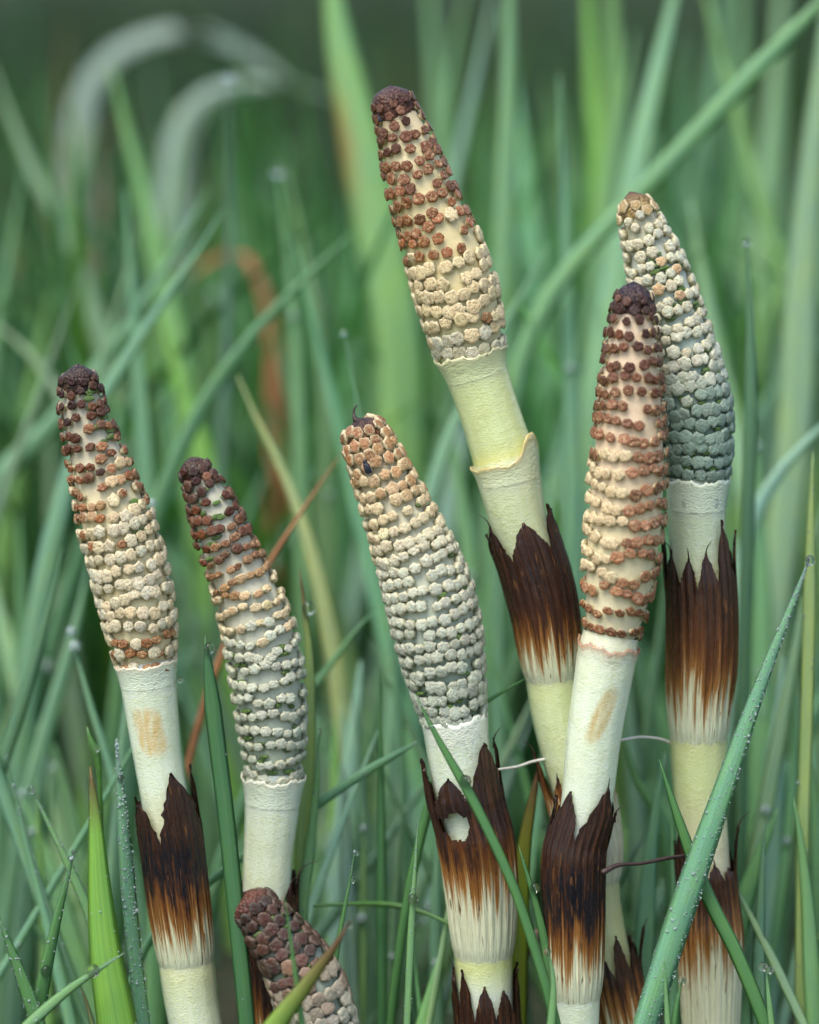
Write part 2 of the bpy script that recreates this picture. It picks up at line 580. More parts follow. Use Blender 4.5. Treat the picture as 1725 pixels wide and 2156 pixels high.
def make_scale_mesh(kind, seed):
    q = np.random.default_rng(seed)
    lump = kind == 'lump'
    kind = 'sac' if lump else kind
    nu = 18 if kind == 'sac' else 14
    ph = q.uniform(0, 6.28)
    nl = q.integers(6, 8) if kind == 'sac' else 6
    th = np.arange(nu) / nu * 2 * np.pi
    # irregular polygon outline of the shield
    corners = q.integers(5, 7)
    poly = 1.0 / np.maximum(0.76, np.cos((((th + ph) * corners / (2 * np.pi)) % 1 - 0.5) * 2 * np.pi / corners))
    poly *= 1 + q.normal(0, 0.05, nu)
    lobe = np.abs(np.sin((th * nl + ph) / 2))
    if kind == 'shield':     # bare polygonal brown shield on a short stalk
        rings = [(0.30, 0.0, 0, 0, 0), (0.30, 0.40, 0, 0, 0.4), (0.40, 0.55, 0, 0, 0.2), (0.43, 0.68, 1, 1, 0),
                 (0.40, 0.88, 1, 0.9, 0), (0.28, 0.97, 1, 0.2, 0), (0.12, 0.93, 1, 0.0, 0)]
    elif kind == 'sac':      # shield nearly hidden by the ring of spore sacs
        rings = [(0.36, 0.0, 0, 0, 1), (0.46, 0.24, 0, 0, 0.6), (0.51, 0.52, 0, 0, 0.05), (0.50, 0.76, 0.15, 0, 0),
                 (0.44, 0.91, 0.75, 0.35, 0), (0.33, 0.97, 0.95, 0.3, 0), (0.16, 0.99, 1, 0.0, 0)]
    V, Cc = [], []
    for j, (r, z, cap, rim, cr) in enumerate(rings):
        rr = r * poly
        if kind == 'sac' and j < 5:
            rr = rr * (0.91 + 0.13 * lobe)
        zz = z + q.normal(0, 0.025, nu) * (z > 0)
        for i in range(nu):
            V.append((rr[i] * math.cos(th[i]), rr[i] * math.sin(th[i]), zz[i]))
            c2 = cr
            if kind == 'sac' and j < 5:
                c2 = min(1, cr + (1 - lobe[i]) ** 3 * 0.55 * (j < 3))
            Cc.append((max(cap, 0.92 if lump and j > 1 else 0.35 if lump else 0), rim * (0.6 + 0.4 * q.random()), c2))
    F = grid_faces(len(rings), nu)
    V.append((q.normal(0, 0.04), q.normal(0, 0.04), rings[-1][1] + (0.02 if kind == 'sac' else -0.03)))
    Cc.append((1, 0, 0))
    o = (len(rings) - 1) * nu
    for i in range(nu):
        F.append((o + i, o + (i + 1) % nu, len(V) - 1))
    return mesh('scale_' + kind, V, F, M_SCALE, None, Cc)


SHIELDS = [make_scale_mesh('shield', 100 + i) for i in range(8)]
SACS = [make_scale_mesh('sac', 200 + i) for i in range(8)]
LUMPS = [make_scale_mesh('lump', 300 + i) for i in range(8)]


def tube_shell(ax, lls, th, rfun, uvf, colf, base, close_top=False):
    """generic tube: rows lls (from the bottom up or down), angles th"""
    nu = len(th)
    V, U, Cc = [], [], []
    for l in lls:
        la = np.full(nu, l)
        r = rfun(l, th)
        V.append(ax.ring(la, th, r) - base)
        U.append(uvf(l, th))
        Cc.append(colf(l, th))
    return np.concatenate(V), np.concatenate(U), np.concatenate(Cc)


def horsetail(spec):
    ax = Axis(spec['axis'], spec['d'])
    root = empty('horsetail_shoot', ax.base)
    tag(root, spec['label'], 'horsetail', 'horsetail shoots growing in the wet grass')
    B = ax.base
    q = np.random.default_rng(spec['seed'])
    ytip, ybase = spec['cone']
    l0, l1 = ax.l(ytip), ax.l(ybase)
    cw = spec['cone_w']
    h = spec.get('h', 0.0015)

    # --- cone axis (core) from just under the tip cap to a little inside the collar
    nu, nv = 40, 60
    th = np.arange(nu) / nu * 2 * np.pi
    lls = np.linspace(l0 + 0.002, l1 + 0.003, nv)
    cc = spec['core']
    ls = np.linspace(0, 1, len(cc))

    def corec(l, t):
        u = (l - l0) / (l1 - l0)
        c = np.array([np.interp(u, ls, [k[i] for k in cc]) for i in range(3)])
        return np.repeat(c[None], nu, 0)

    V, U, Cc = tube_shell(ax, lls, th, lambda l, t: np.full(nu, max(0.0008, ax.rad(l, cw) - h * 0.93 * min(1, (l - l0) / 0.006 + 0.3))),
                          lambda l, t: np.stack([t, np.full(nu, l)], 1), corec, B)
    cone = link('cone', mesh('cone', V, grid_faces(nv, nu), M_CORE, U, Cc), root)

    # --- scales in whorls
    items = []
    tiplen = spec.get('tiplen', 0.005)
    l = l0 + tiplen * 0.62
    row = 0
    pit0, pit1, pitch_t = spec['pitch']
    while l < l1 - 0.0004:
        u = (l - l0) / (l1 - l0)
        pl = (pit0 + (pit1 - pit0) * min(1.0, u * 1.15)) * (0.78 if u < 0.08 else 1.0) * q.uniform(0.93, 1.07)
        r = float(ax.rad(l, cw))
        cnt = max(8, int(round(2 * math.pi * (r - 0.3 * h) / pitch_t)))
        ph = q.uniform(0, 6.28)
        p1, p2 = q.uniform(0, 6.28, 2)
        for i in range(cnt):
            t = (i + (row % 2) * 0.5 + q.normal(0, 0.10)) / cnt * 2 * math.pi + spec['seed']
            t = (t + math.pi) % (2 * math.pi) - math.pi
            ll = l + SAG * r * math.cos(t) + pl * (0.13 * math.sin(2 * t + p1) + 0.12 * math.sin(3 * t + p2)) + q.normal(0, 0.07) * pl
            if ll > l1 + 0.0012 or ll < l0 + tiplen * 0.45:
                continue
            if q.random() < spec.get('miss', 0.03) * (0.0 if u > 0.82 else 0.8):
                continue
            items.append((math.cos(t), ll, t, (ll - l0) / (l1 - l0)))
        l += pl
        row += 1
    items.sort(key=lambda k: -k[0])
    bv, bf, bc, boff = [], [], [], 0
    built = 0
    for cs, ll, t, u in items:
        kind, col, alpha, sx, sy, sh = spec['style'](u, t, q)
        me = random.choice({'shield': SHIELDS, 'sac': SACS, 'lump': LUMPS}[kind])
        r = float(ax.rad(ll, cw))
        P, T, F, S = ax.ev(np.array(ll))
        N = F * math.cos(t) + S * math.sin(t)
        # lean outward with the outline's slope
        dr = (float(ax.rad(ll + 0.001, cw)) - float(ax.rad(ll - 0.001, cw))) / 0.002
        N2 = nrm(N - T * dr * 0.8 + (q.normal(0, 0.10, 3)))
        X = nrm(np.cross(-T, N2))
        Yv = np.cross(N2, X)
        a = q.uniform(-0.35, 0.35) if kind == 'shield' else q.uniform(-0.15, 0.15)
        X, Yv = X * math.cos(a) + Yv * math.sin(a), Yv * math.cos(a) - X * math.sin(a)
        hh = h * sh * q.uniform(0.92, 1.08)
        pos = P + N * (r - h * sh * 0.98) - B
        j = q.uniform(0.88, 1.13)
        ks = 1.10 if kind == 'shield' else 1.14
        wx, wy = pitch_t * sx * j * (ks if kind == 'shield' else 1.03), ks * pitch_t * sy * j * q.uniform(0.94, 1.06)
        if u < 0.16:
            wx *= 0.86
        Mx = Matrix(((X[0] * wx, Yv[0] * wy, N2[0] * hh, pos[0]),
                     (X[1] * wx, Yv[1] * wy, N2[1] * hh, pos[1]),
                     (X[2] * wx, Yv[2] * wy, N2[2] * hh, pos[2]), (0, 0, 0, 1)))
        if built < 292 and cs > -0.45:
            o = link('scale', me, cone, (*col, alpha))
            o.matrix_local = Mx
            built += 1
        else:
            vs = np.array([v.co for v in me.vertices])
            A = np.array(Mx)
            vs = vs @ A[:3, :3].T + A[:3, 3]
            bv.append(vs)
            bf += [tuple(k + boff for k in p.vertices) for p in me.polygons]
            boff += len(vs)
            bc.append(np.tile(lerp(col, (0.55, 0.5, 0.35), 0.3), (len(vs), 1)))
    if bv:
        o = link('rear_scales', mesh('rear_scales', np.concatenate(bv), bf, M_CORE, None, np.concatenate(bc)), cone)
        o['kind'] = 'stuff'

    # --- torn green spore sacs lodged between the whorls
    for (ua, ub, ta, tb, cnt) in spec.get('green', []):
        for i in range(cnt):
            ll = l0 + (l1 - l0) * q.uniform(ua, ub)
            t = q.uniform(ta, tb)
            r = float(ax.rad(ll, cw))
            P, T, F, S = ax.ev(np.array(ll))
            N = F * math.cos(t) + S * math.sin(t)
            X = nrm(np.cross(-T, N))
            pos = P + N * (r - h * 1.02) - B
            wx, wy, hh = q.uniform(0.0012, 0.0026), q.uniform(0.0007, 0.0012), h * q.uniform(0.6, 0.85)
            o = link('spore_sac', random.choice(LUMPS), cone, (*jit((0.10, 0.20, 0.035), q, 0.25), 0.9))
            o.matrix_local = Matrix(((X[0] * wx, -T[0] * wy, N[0] * hh, pos[0]), (X[1] * wx, -T[1] * wy, N[1] * hh, pos[1]),
                                     (X[2] * wx, -T[2] * wy, N[2] * hh, pos[2]), (0, 0, 0, 1)))

    # --- blunt tip cap
    nu2, nv2 = 28, 12
    th2 = np.arange(nu2) / nu2 * 2 * np.pi
    tl = tiplen * 1.25
    V, Cc = [], []
    tc0, tc1 = spec['tipcol']
    for j in range(nv2):
        f = j / (nv2 - 1)
        ll = l0 + tl * f
        rr = (np.minimum(ax.rad(ll, cw), ax.rad(l0 + tl, cw)) - h * 0.85 * f ** 1.5) * np.ones(nu2) * max(0.02, math.sqrt(1 - (1 - min(1.0, f * 2.2)) ** 2))
        rr = rr * (1 + q.normal(0, 0.03, nu2) + 0.05 * np.sin(th2 * 7 + j * 1.7) * f)
        if j == nv2 - 1:
            rr *= 0.9
        V.append(ax.ring(np.full(nu2, ll), th2, np.maximum(rr, 1e-5)) - B)
        Cc.append(np.tile(lerp(tc0, tc1, f), (nu2, 1)))
    link('cone_tip', mesh('cone_tip', np.concatenate(V), grid_faces(nv2, nu2), M_TIP, None, np.concatenate(Cc)), cone)

    # --- stem
    sw = spec['stem_w']
    la, lb = ax.l(ybase) - 0.001, ax.L[-1]
    nu, nv = 64, 150
    th = np.arange(nu + 1) / nu * 2 * np.pi - np.pi
    lls = np.linspace(la, lb, nv)
    stc = spec['stem_c']

    def stemcol(l, t):
        y = ax.y(l)
        c = np.array([np.interp(y, [k[0] for k in stc], [k[1][i] for k in stc]) for i in range(3)])
        c = np.repeat(c[None], len(t), 0)
        for (ty, tt, dy, dt, sl, scol) in spec.get('stain', []):
            d = ((y - ty) / dy) ** 4 + ((t - tt - sl * (y - ty) / dy) / dt) ** 4
            m = np.clip(1.25 - d, 0, 1) * (0.62 + 0.12 * np.sin(t * 23 + y * 0.02) + 0.09 * np.sin(t * 47 + 1 - y * 0.03) + 0.14 * np.sin(y * 0.09 + t * 13) + q.normal(0, 0.05, len(t))) * 1.0
            c = c * (1 - m[:, None]) + np.array(scol)[None] * m[:, None]
        return c

    V, U, Cc = tube_shell(ax, lls, th, lambda l, t: ax.rad(l, sw) * (1 + 0.006 * np.sin(t * 11 + 1)),
                          lambda l, t: np.stack([t * 6.0, np.full(len(t), l * 1000)], 1), stemcol, B)
    link('stem', mesh('stem', V, grid_faces(nv, nu + 1, False), M_STEM, U, Cc), root)

    # --- collars: little flaring rims (below the cone, and at a bare node)
    for (yt, yb, w0, w1, ragg, colr, edge, tear) in spec['collars']:
        nu, nv = 72, 9
        th = np.arange(nu + 1) / nu * 2 * np.pi - np.pi
        lt, lb2 = ax.l(yt), ax.l(yb)
        K = float(np.interp(lt, ax.L, ax.K)) * float(np.interp(lt, ax.L, ax.C))
        rag = 0.0005 * ragg * (np.sin(th * 5 + 1) + 0.6 * np.sin(th * 13 + 2) + 0.5 * np.sin(th * 29))
        V, U, Cc = [], [], []
        for j in range(nv * 2):
            f = (j if j < nv else 2 * nv - 1 - j) / (nv - 1)
            inner = j >= nv
            base_l = lb2 + (lt - lb2) * f
            ll = base_l + SAG * 0.5 * w0 * MM * np.cos(th) + rag * f
            if tear:
                bumpv = np.exp(-((th - tear[0]) / tear[1]) ** 2)
                ll = ll - bumpv * tear[2] * MM * f
            rr = 0.5 * MM * K * (w0 + (w1 - w0) * f ** 1.5) * np.ones(nu + 1)
            if tear:
                rr = rr * (1 + 0.10 * bumpv * f)
            if inner:
                rr = rr - 0.0005 * (0.3 + 0.7 * (1 - f)) - 0.0001
            V.append(ax.ring(ll, th, rr) - B)
            U.append(np.stack([th * 6, np.full(nu + 1, base_l * 1000)], 1))
            c = lerp(colr, edge, max(0, (f - 0.72) / 0.28))
            Cc.append(np.tile(c, (nu + 1, 1)))
        link('collar', mesh('collar', np.concatenate(V), grid_faces(nv * 2, nu + 1, False), M_COLLAR, np.concatenate(U), np.concatenate(Cc)), root)

    # --- sheaths with their teeth
    for sh in spec['sheaths']:
        sheath(ax, root, B, sh, q)
    return root, ax


def sheath(ax, root, B, s, q):
    yt, yb = s['y']
    lt, lb = ax.l(yt), ax.l(yb)
    tips = [k[2] for k in s['teeth']]
    ltip = ax.l(min(tips))
    W = s['w']
    nrib = s.get('ribs', 27)
    rp = q.uniform(0, 6.28)
    sd_ = float(q.random())

    def vcoord(l):
        return (lb - l) / (lb - ltip)

    def ribs(th):
        return 1 + 0.020 * np.sin(th * nrib + rp + 0.7 * np.sin(th * 5)) + 0.006 * np.sin(th * 9 + 2 * rp)

    # body
    nu, nv = (240, 70) if s.get('hole') else (168, 30)
    th = np.arange(nu + 1) / nu * 2 * np.pi - np.pi
    lls = np.linspace(lb, lt, nv)
    V, U = [], []
    for l in lls:
        f = (lb - l) / (lb - lt)
        ll = np.full(nu + 1, l) + SAG * 0.7 * float(ax.rad(l, W)) * np.cos(th)
        r = ax.rad(l, W) * (1 + (ribs(th) - 1) * sst(0.02, 0.25, f)) - 0.0003 * (1 - sst(0.0, 0.1, f))
        V.append(ax.ring(ll, th, r) - B)
        U.append(np.stack([th / (2 * np.pi) + 0.5, np.full(nu + 1, vcoord(l))], 1))
    F = grid_faces(nv, nu + 1, False)
    if s.get('hole'):
        hy, ht, hdy, hdt = s['hole']
        keep = []
        for f in F:
            j, i = divmod(f[0], nu + 1)
            yy = ax.y(lls[j]) + 0
            tt = th[i]
            d = ((yy - hy) / hdy) ** 2 + ((tt - ht) / (hdt * (1.0 - 0.35 * (yy - hy) / hdy))) ** 2
            if d > 1 + 0.22 * math.sin(i * 0.31 + j * 0.2) + 0.12 * math.sin(i * 0.83):
                keep.append(f)
        F = keep
    body = link('sheath', mesh('sheath', np.concatenate(V), F, M_SHEATH, np.concatenate(U)), root, (*s['c'], sd_))
    # thickness: an inner skin just inside the outer one
    md = body.modifiers.new('thickness', 'SOLIDIFY')
    md.thickness = 0.00035
    md.offset = -1
    md.use_rim = False

    # teeth: the drawn ones plus unseen ones round the back
    teeth = list(s['teeth'])
    used = sorted([(t - w, t + w) for t, w, *_ in teeth])
    a = used[-1][1]
    end = used[0][0] + 360
    k = max(1, int(round((end - a) / 42)))
    for i in range(k):
        w = (end - a) / k / 2
        teeth.append((a + w * (2 * i + 1), w, yt - (yt - min(tips)) * q.uniform(0.6, 1.0), q.uniform(0, 0.1)))
    for (tc, hw, ytp, flare) in teeth:
        l1 = ax.l(ytp)
        nu, nv = 33, 16
        V, U = [], []
        bend = q.normal(0, 0.12)
        nick = q.uniform(0, 6.28)
        for j in range(nv):
            f = j / (nv - 1)
            wid = (1 - f ** 1.55) ** 0.95 * (1 + 0.06 * math.sin(f * 9 + nick) * f) if f > 0 else 1.0
            wid = max(wid * (1 + q.normal(0, 0.05) * (f > 0.15)), 0.012)
            x = np.linspace(-1, 1, nu)
            th = R(tc) + R(hw) * (x * wid + bend * f * f) * (1 + 0.0 * x)
            l = lt + (l1 - lt) * f + (0.0007 if j == 0 else 0.0)
            jag = q.normal(0, 0.0001, nu) * (f > 0.2)
            ll = np.full(nu, l) + SAG * 0.7 * float(ax.rad(lt, W)) * np.cos(th) * (1 - 0.3 * f) + jag
            r0 = float(ax.rad(lt, W))
            rr = (r0 + (float(ax.rad(l, W)) * 0.93 - r0) * f ** 2) * (1 + flare * f ** 1.6) * ribs(th)
            rr = rr + 0.00004 * (1 - f)
            V.append(ax.ring(ll, th, rr) - B)
            U.append(np.stack([th / (2 * np.pi) + 0.5, np.full(nu, vcoord(l))], 1))
        o = link('tooth', mesh('tooth', np.concatenate(V), grid_faces(nv, nu, False), M_SHEATH, np.concatenate(U)), body, (*s['c'], sd_))
        md = o.modifiers.new('thickness', 'SOLIDIFY')
        md.thickness = 0.0003
        md.offset = -1
        md.use_rim = False
        if q.random() < 0.6 and abs(tc) < 100:      # frayed fibre standing off the tip
            tipP = np.concatenate(V)[-nu // 2]
            up_ = np.array([0, 0, 1.0])
            out_ = nrm(tipP - (ax.ev(np.array(l1))[0] - B))
            a_ = q.uniform(0.0012, 0.003)
            s_ = q.normal(0, 0.5)
            Pf = [tipP - up_ * 0.002 - out_ * 0.0001, tipP, tipP + up_ * a_ * 0.6 + out_ * a_ * 0.25 + rgt * s_ * 0.0006, tipP + up_ * a_ + out_ * a_ * 0.6 + rgt * s_ * 0.002]
            Vf, Ff = tube('fibre', Pf, np.array([0.00022, 0.00018, 0.00011, 0.00004]), M_TWIG, nu=6, sub=10)
            link('fibre', mesh('fibre', Vf, Ff, M_TWIG), body)


def tube(name, P, rads, mat, nu=8, sub=24):
    C = catmull(np.concatenate([np.asarray(P), np.asarray(rads)[:, None]], 1), sub)
    Q, rr = C[:, :3], np.abs(C[:, 3])
    T = nrm(np.gradient(Q, axis=0))
    ref = np.array([0.31, -0.77, 0.55])
    A = nrm(np.cross(T, ref))
    Bv = np.cross(T, A)
    th = np.arange(nu) / nu * 2 * np.pi
    V = (Q[:, None] + (A[:, None] * np.cos(th)[None, :, None] + Bv[:, None] * np.sin(th)[None, :, None]) * rr[:, None, None])
    F = grid_faces(sub, nu)
    F.append(tuple(range(nu))[::-1])
    F.append(tuple((sub - 1) * nu + i for i in range(nu)))
    return V.reshape(-1, 3), F


# colours (linear)
DKB = (0.042, 0.013, 0.007)
BRN = (0.135, 0.040, 0.012)
RUST = (0.27, 0.095, 0.028)
TAN = (0.46, 0.25, 0.10)
CRM = (0.74, 0.61, 0.35)
WHT = (0.68, 0.68, 0.50)
MINT = (0.62, 0.67, 0.51)
GRY = (0.47, 0.53, 0.41)
GRN = (0.23, 0.33, 0.25)
CORE_CRM = (0.74, 0.64, 0.38)
CORE_PINK = (0.72, 0.55, 0.36)
CORE_GRY = (0.50, 0.57, 0.47)
PALE = (0.68, 0.75, 0.59)
YGR = (0.60, 0.66, 0.34)
COOL = (0.60, 0.68, 0.52)


def jit(c, q, a=0.12):
    k = q.normal(1, a)
    return tuple(float(min(0.85, max(0.004, v * k * q.normal(1, a * 0.15)))) for v in c)


def st_A(u, t, q):
    b = u + 0.05 * math.sin(t * 3) + q.normal(0, 0.05) + 0.10 * max(0, math.sin(t)) - 0.04
    if b < 0.22:
        return 'shield', jit(lerp(DKB, BRN, b / 0.25), q, 0.25), 0.35, 0.98, 0.86, 1.0
    if b < 0.40:
        return ('shield' if q.random() < 0.55 else 'lump'), jit(lerp(BRN, RUST, q.random()), q, 0.25), 0.1, 0.94, 0.72, 0.9
    if b < 0.52:
        c = RUST if q.random() < 0.45 else lerp(TAN, CRM, q.random())
        return ('sac' if q.random() < 0.6 else 'shield'), jit(c, q), 0.1, 0.98, 0.80, 0.95
    if u > 0.9 and abs(t) < 1.2 and q.random() < 0.5:
        return 'shield', jit(lerp(RUST, TAN, q.random()), q), 0.05, 0.98, 0.8, 0.9
    return 'sac', jit(lerp(CRM, WHT, q.random()), q, 0.08), 0.15 + 0.1 * q.random(), 1.0, 0.92, 1.0


def st_B(u, t, q):
    b = u + q.normal(0, 0.035)
    if b < 0.28:
        return 'lump' if q.random() < 0.6 else 'shield', jit(lerp(DKB, BRN, min(1, b / 0.2)), q, 0.3), 0.9, 1.0, 0.80, 1.0
    if b < 0.40:
        return 'lump' if q.random() < 0.6 else 'shield', jit(lerp(BRN, TAN, (b - 0.28) / 0.14), q, 0.2), 0.15, 0.96, 0.62, 0.95
    if b < 0.55:
        return 'sac', jit(lerp(TAN, CRM, (b - 0.4) / 0.12 if b < 0.52 else 1), q, 0.15), 0.25, 0.98, 0.66, 0.95
    return 'sac', jit(lerp(MINT, GRY, min(1, (u - 0.5) / 0.5)), q, 0.09), 0.45 + 0.4 * u * q.random(), 1.0, 0.74, 1.0


def st_C(u, t, q):
    b = u + q.normal(0, 0.05)
    if b < 0.42:
        return 'lump', jit(lerp(DKB, (0.10, 0.04, 0.025), b / 0.42), q, 0.25), 0.95, 1.04, 0.86, 1.0
    return 'lump', jit(lerp((0.20, 0.11, 0.065), (0.42, 0.40, 0.30), min(1, (b - 0.42) / 0.2)), q, 0.12), 1.0, 1.06, 0.98, 1.0


def st_D(u, t, q):
    b = u + q.normal(0, 0.04)
    if b < 0.2:
        return 'sac', jit(lerp(RUST, TAN, b / 0.2), q, 0.2), 0.1, 1.0, 0.9, 0.8
    if b < 0.36:
        return 'sac', jit(lerp(TAN, CRM, min(1, (b - 0.2) / 0.08)), q, 0.1), 0.1, 1.0, 0.86, 0.95
    return 'sac', jit(lerp(lerp(CRM, MINT, min(1, max(0, (u - 0.3) / 0.2))), GRY, min(1, max(0, (u - 0.45) / 0.45))), q, 0.08), min(1, 0.15 + 1.0 * max(0, u - 0.3)), 1.0, 0.84 if u < 0.85 else 1.0, 1.05


def st_E(u, t, q):
    b = u + 0.13 * max(0, math.sin(t)) + 0.10 * max(0, -math.sin(t) - 0.55) + q.normal(0, 0.035)
    if b < 0.67:
        c = lerp(DKB, BRN, min(1, b / 0.15)) if b < 0.25 else lerp(BRN, RUST, (b - 0.25) / 0.3)
        return 'shield', jit(c, q, 0.22), 0.0, 0.92, 0.84, 0.8
    if u < 0.9 and q.random() < 0.16 and abs(t) < 0.8:
        return 'shield', jit(lerp(RUST, TAN, q.random()), q), 0.0, 0.95, 0.9, 0.85
    if u > 0.93:
        return 'sac', jit(lerp(WHT, (0.42, 0.42, 0.26), q.random()), q, 0.08), 0.45, 1.0, 1.0, 1.0
    return 'sac', jit(lerp(CRM, (0.72, 0.60, 0.30), q.random()), q, 0.08), 0.05, 1.0, 0.88, 0.95


def st_F(u, t, q):
    b = u + q.normal(0, 0.03)
    if u > 0.9:
        return 'shield', jit(lerp(RUST, BRN, 0.35), q, 0.18), 0.0, 0.98, 0.72, 0.95
    left = math.sin(t) < -0.15 + 0.15 * q.normal()
    if b > 0.5 and left and u < 0.84:
        return 'sac', jit(lerp(CRM, TAN, 0.25 * q.random()), q, 0.07), 0.0, 0.98, 0.78, 1.0
    c = lerp(DKB, BRN, min(1, b / 0.3)) if b < 0.3 else lerp(BRN, (0.36, 0.165, 0.08), min(1, (b - 0.3) / 0.3))
    return 'shield', jit(c, q, 0.18), 0.0, 0.95 if b < 0.4 else 1.08, 0.86 if b < 0.4 else 0.95, 0.85


def st_G(u, t, q):
    b = u + q.normal(0, 0.03)
    a = float(sst(0.35, 0.75, b))
    if u < 0.085:
        return 'sac', jit((0.42, 0.30, 0.12), q, 0.1), 0.1, 0.95, 0.8, 0.55
    if b < 0.55:
        c = lerp(MINT, CRM, 0.45 * q.random())
        if q.random() < 0.18 and b > 0.3:
            c = lerp(TAN, CRM, 0.3)
        return 'sac', jit(c, q, 0.08), 0.30 + 0.5 * a, 0.92, 0.80, 1.0
    return 'lump', jit(lerp(WHT, GRN, float(sst(0.5, 0.8, b))), q, 0.07), 0.75 + 0.25 * a, 1.08, 0.96, 1.05


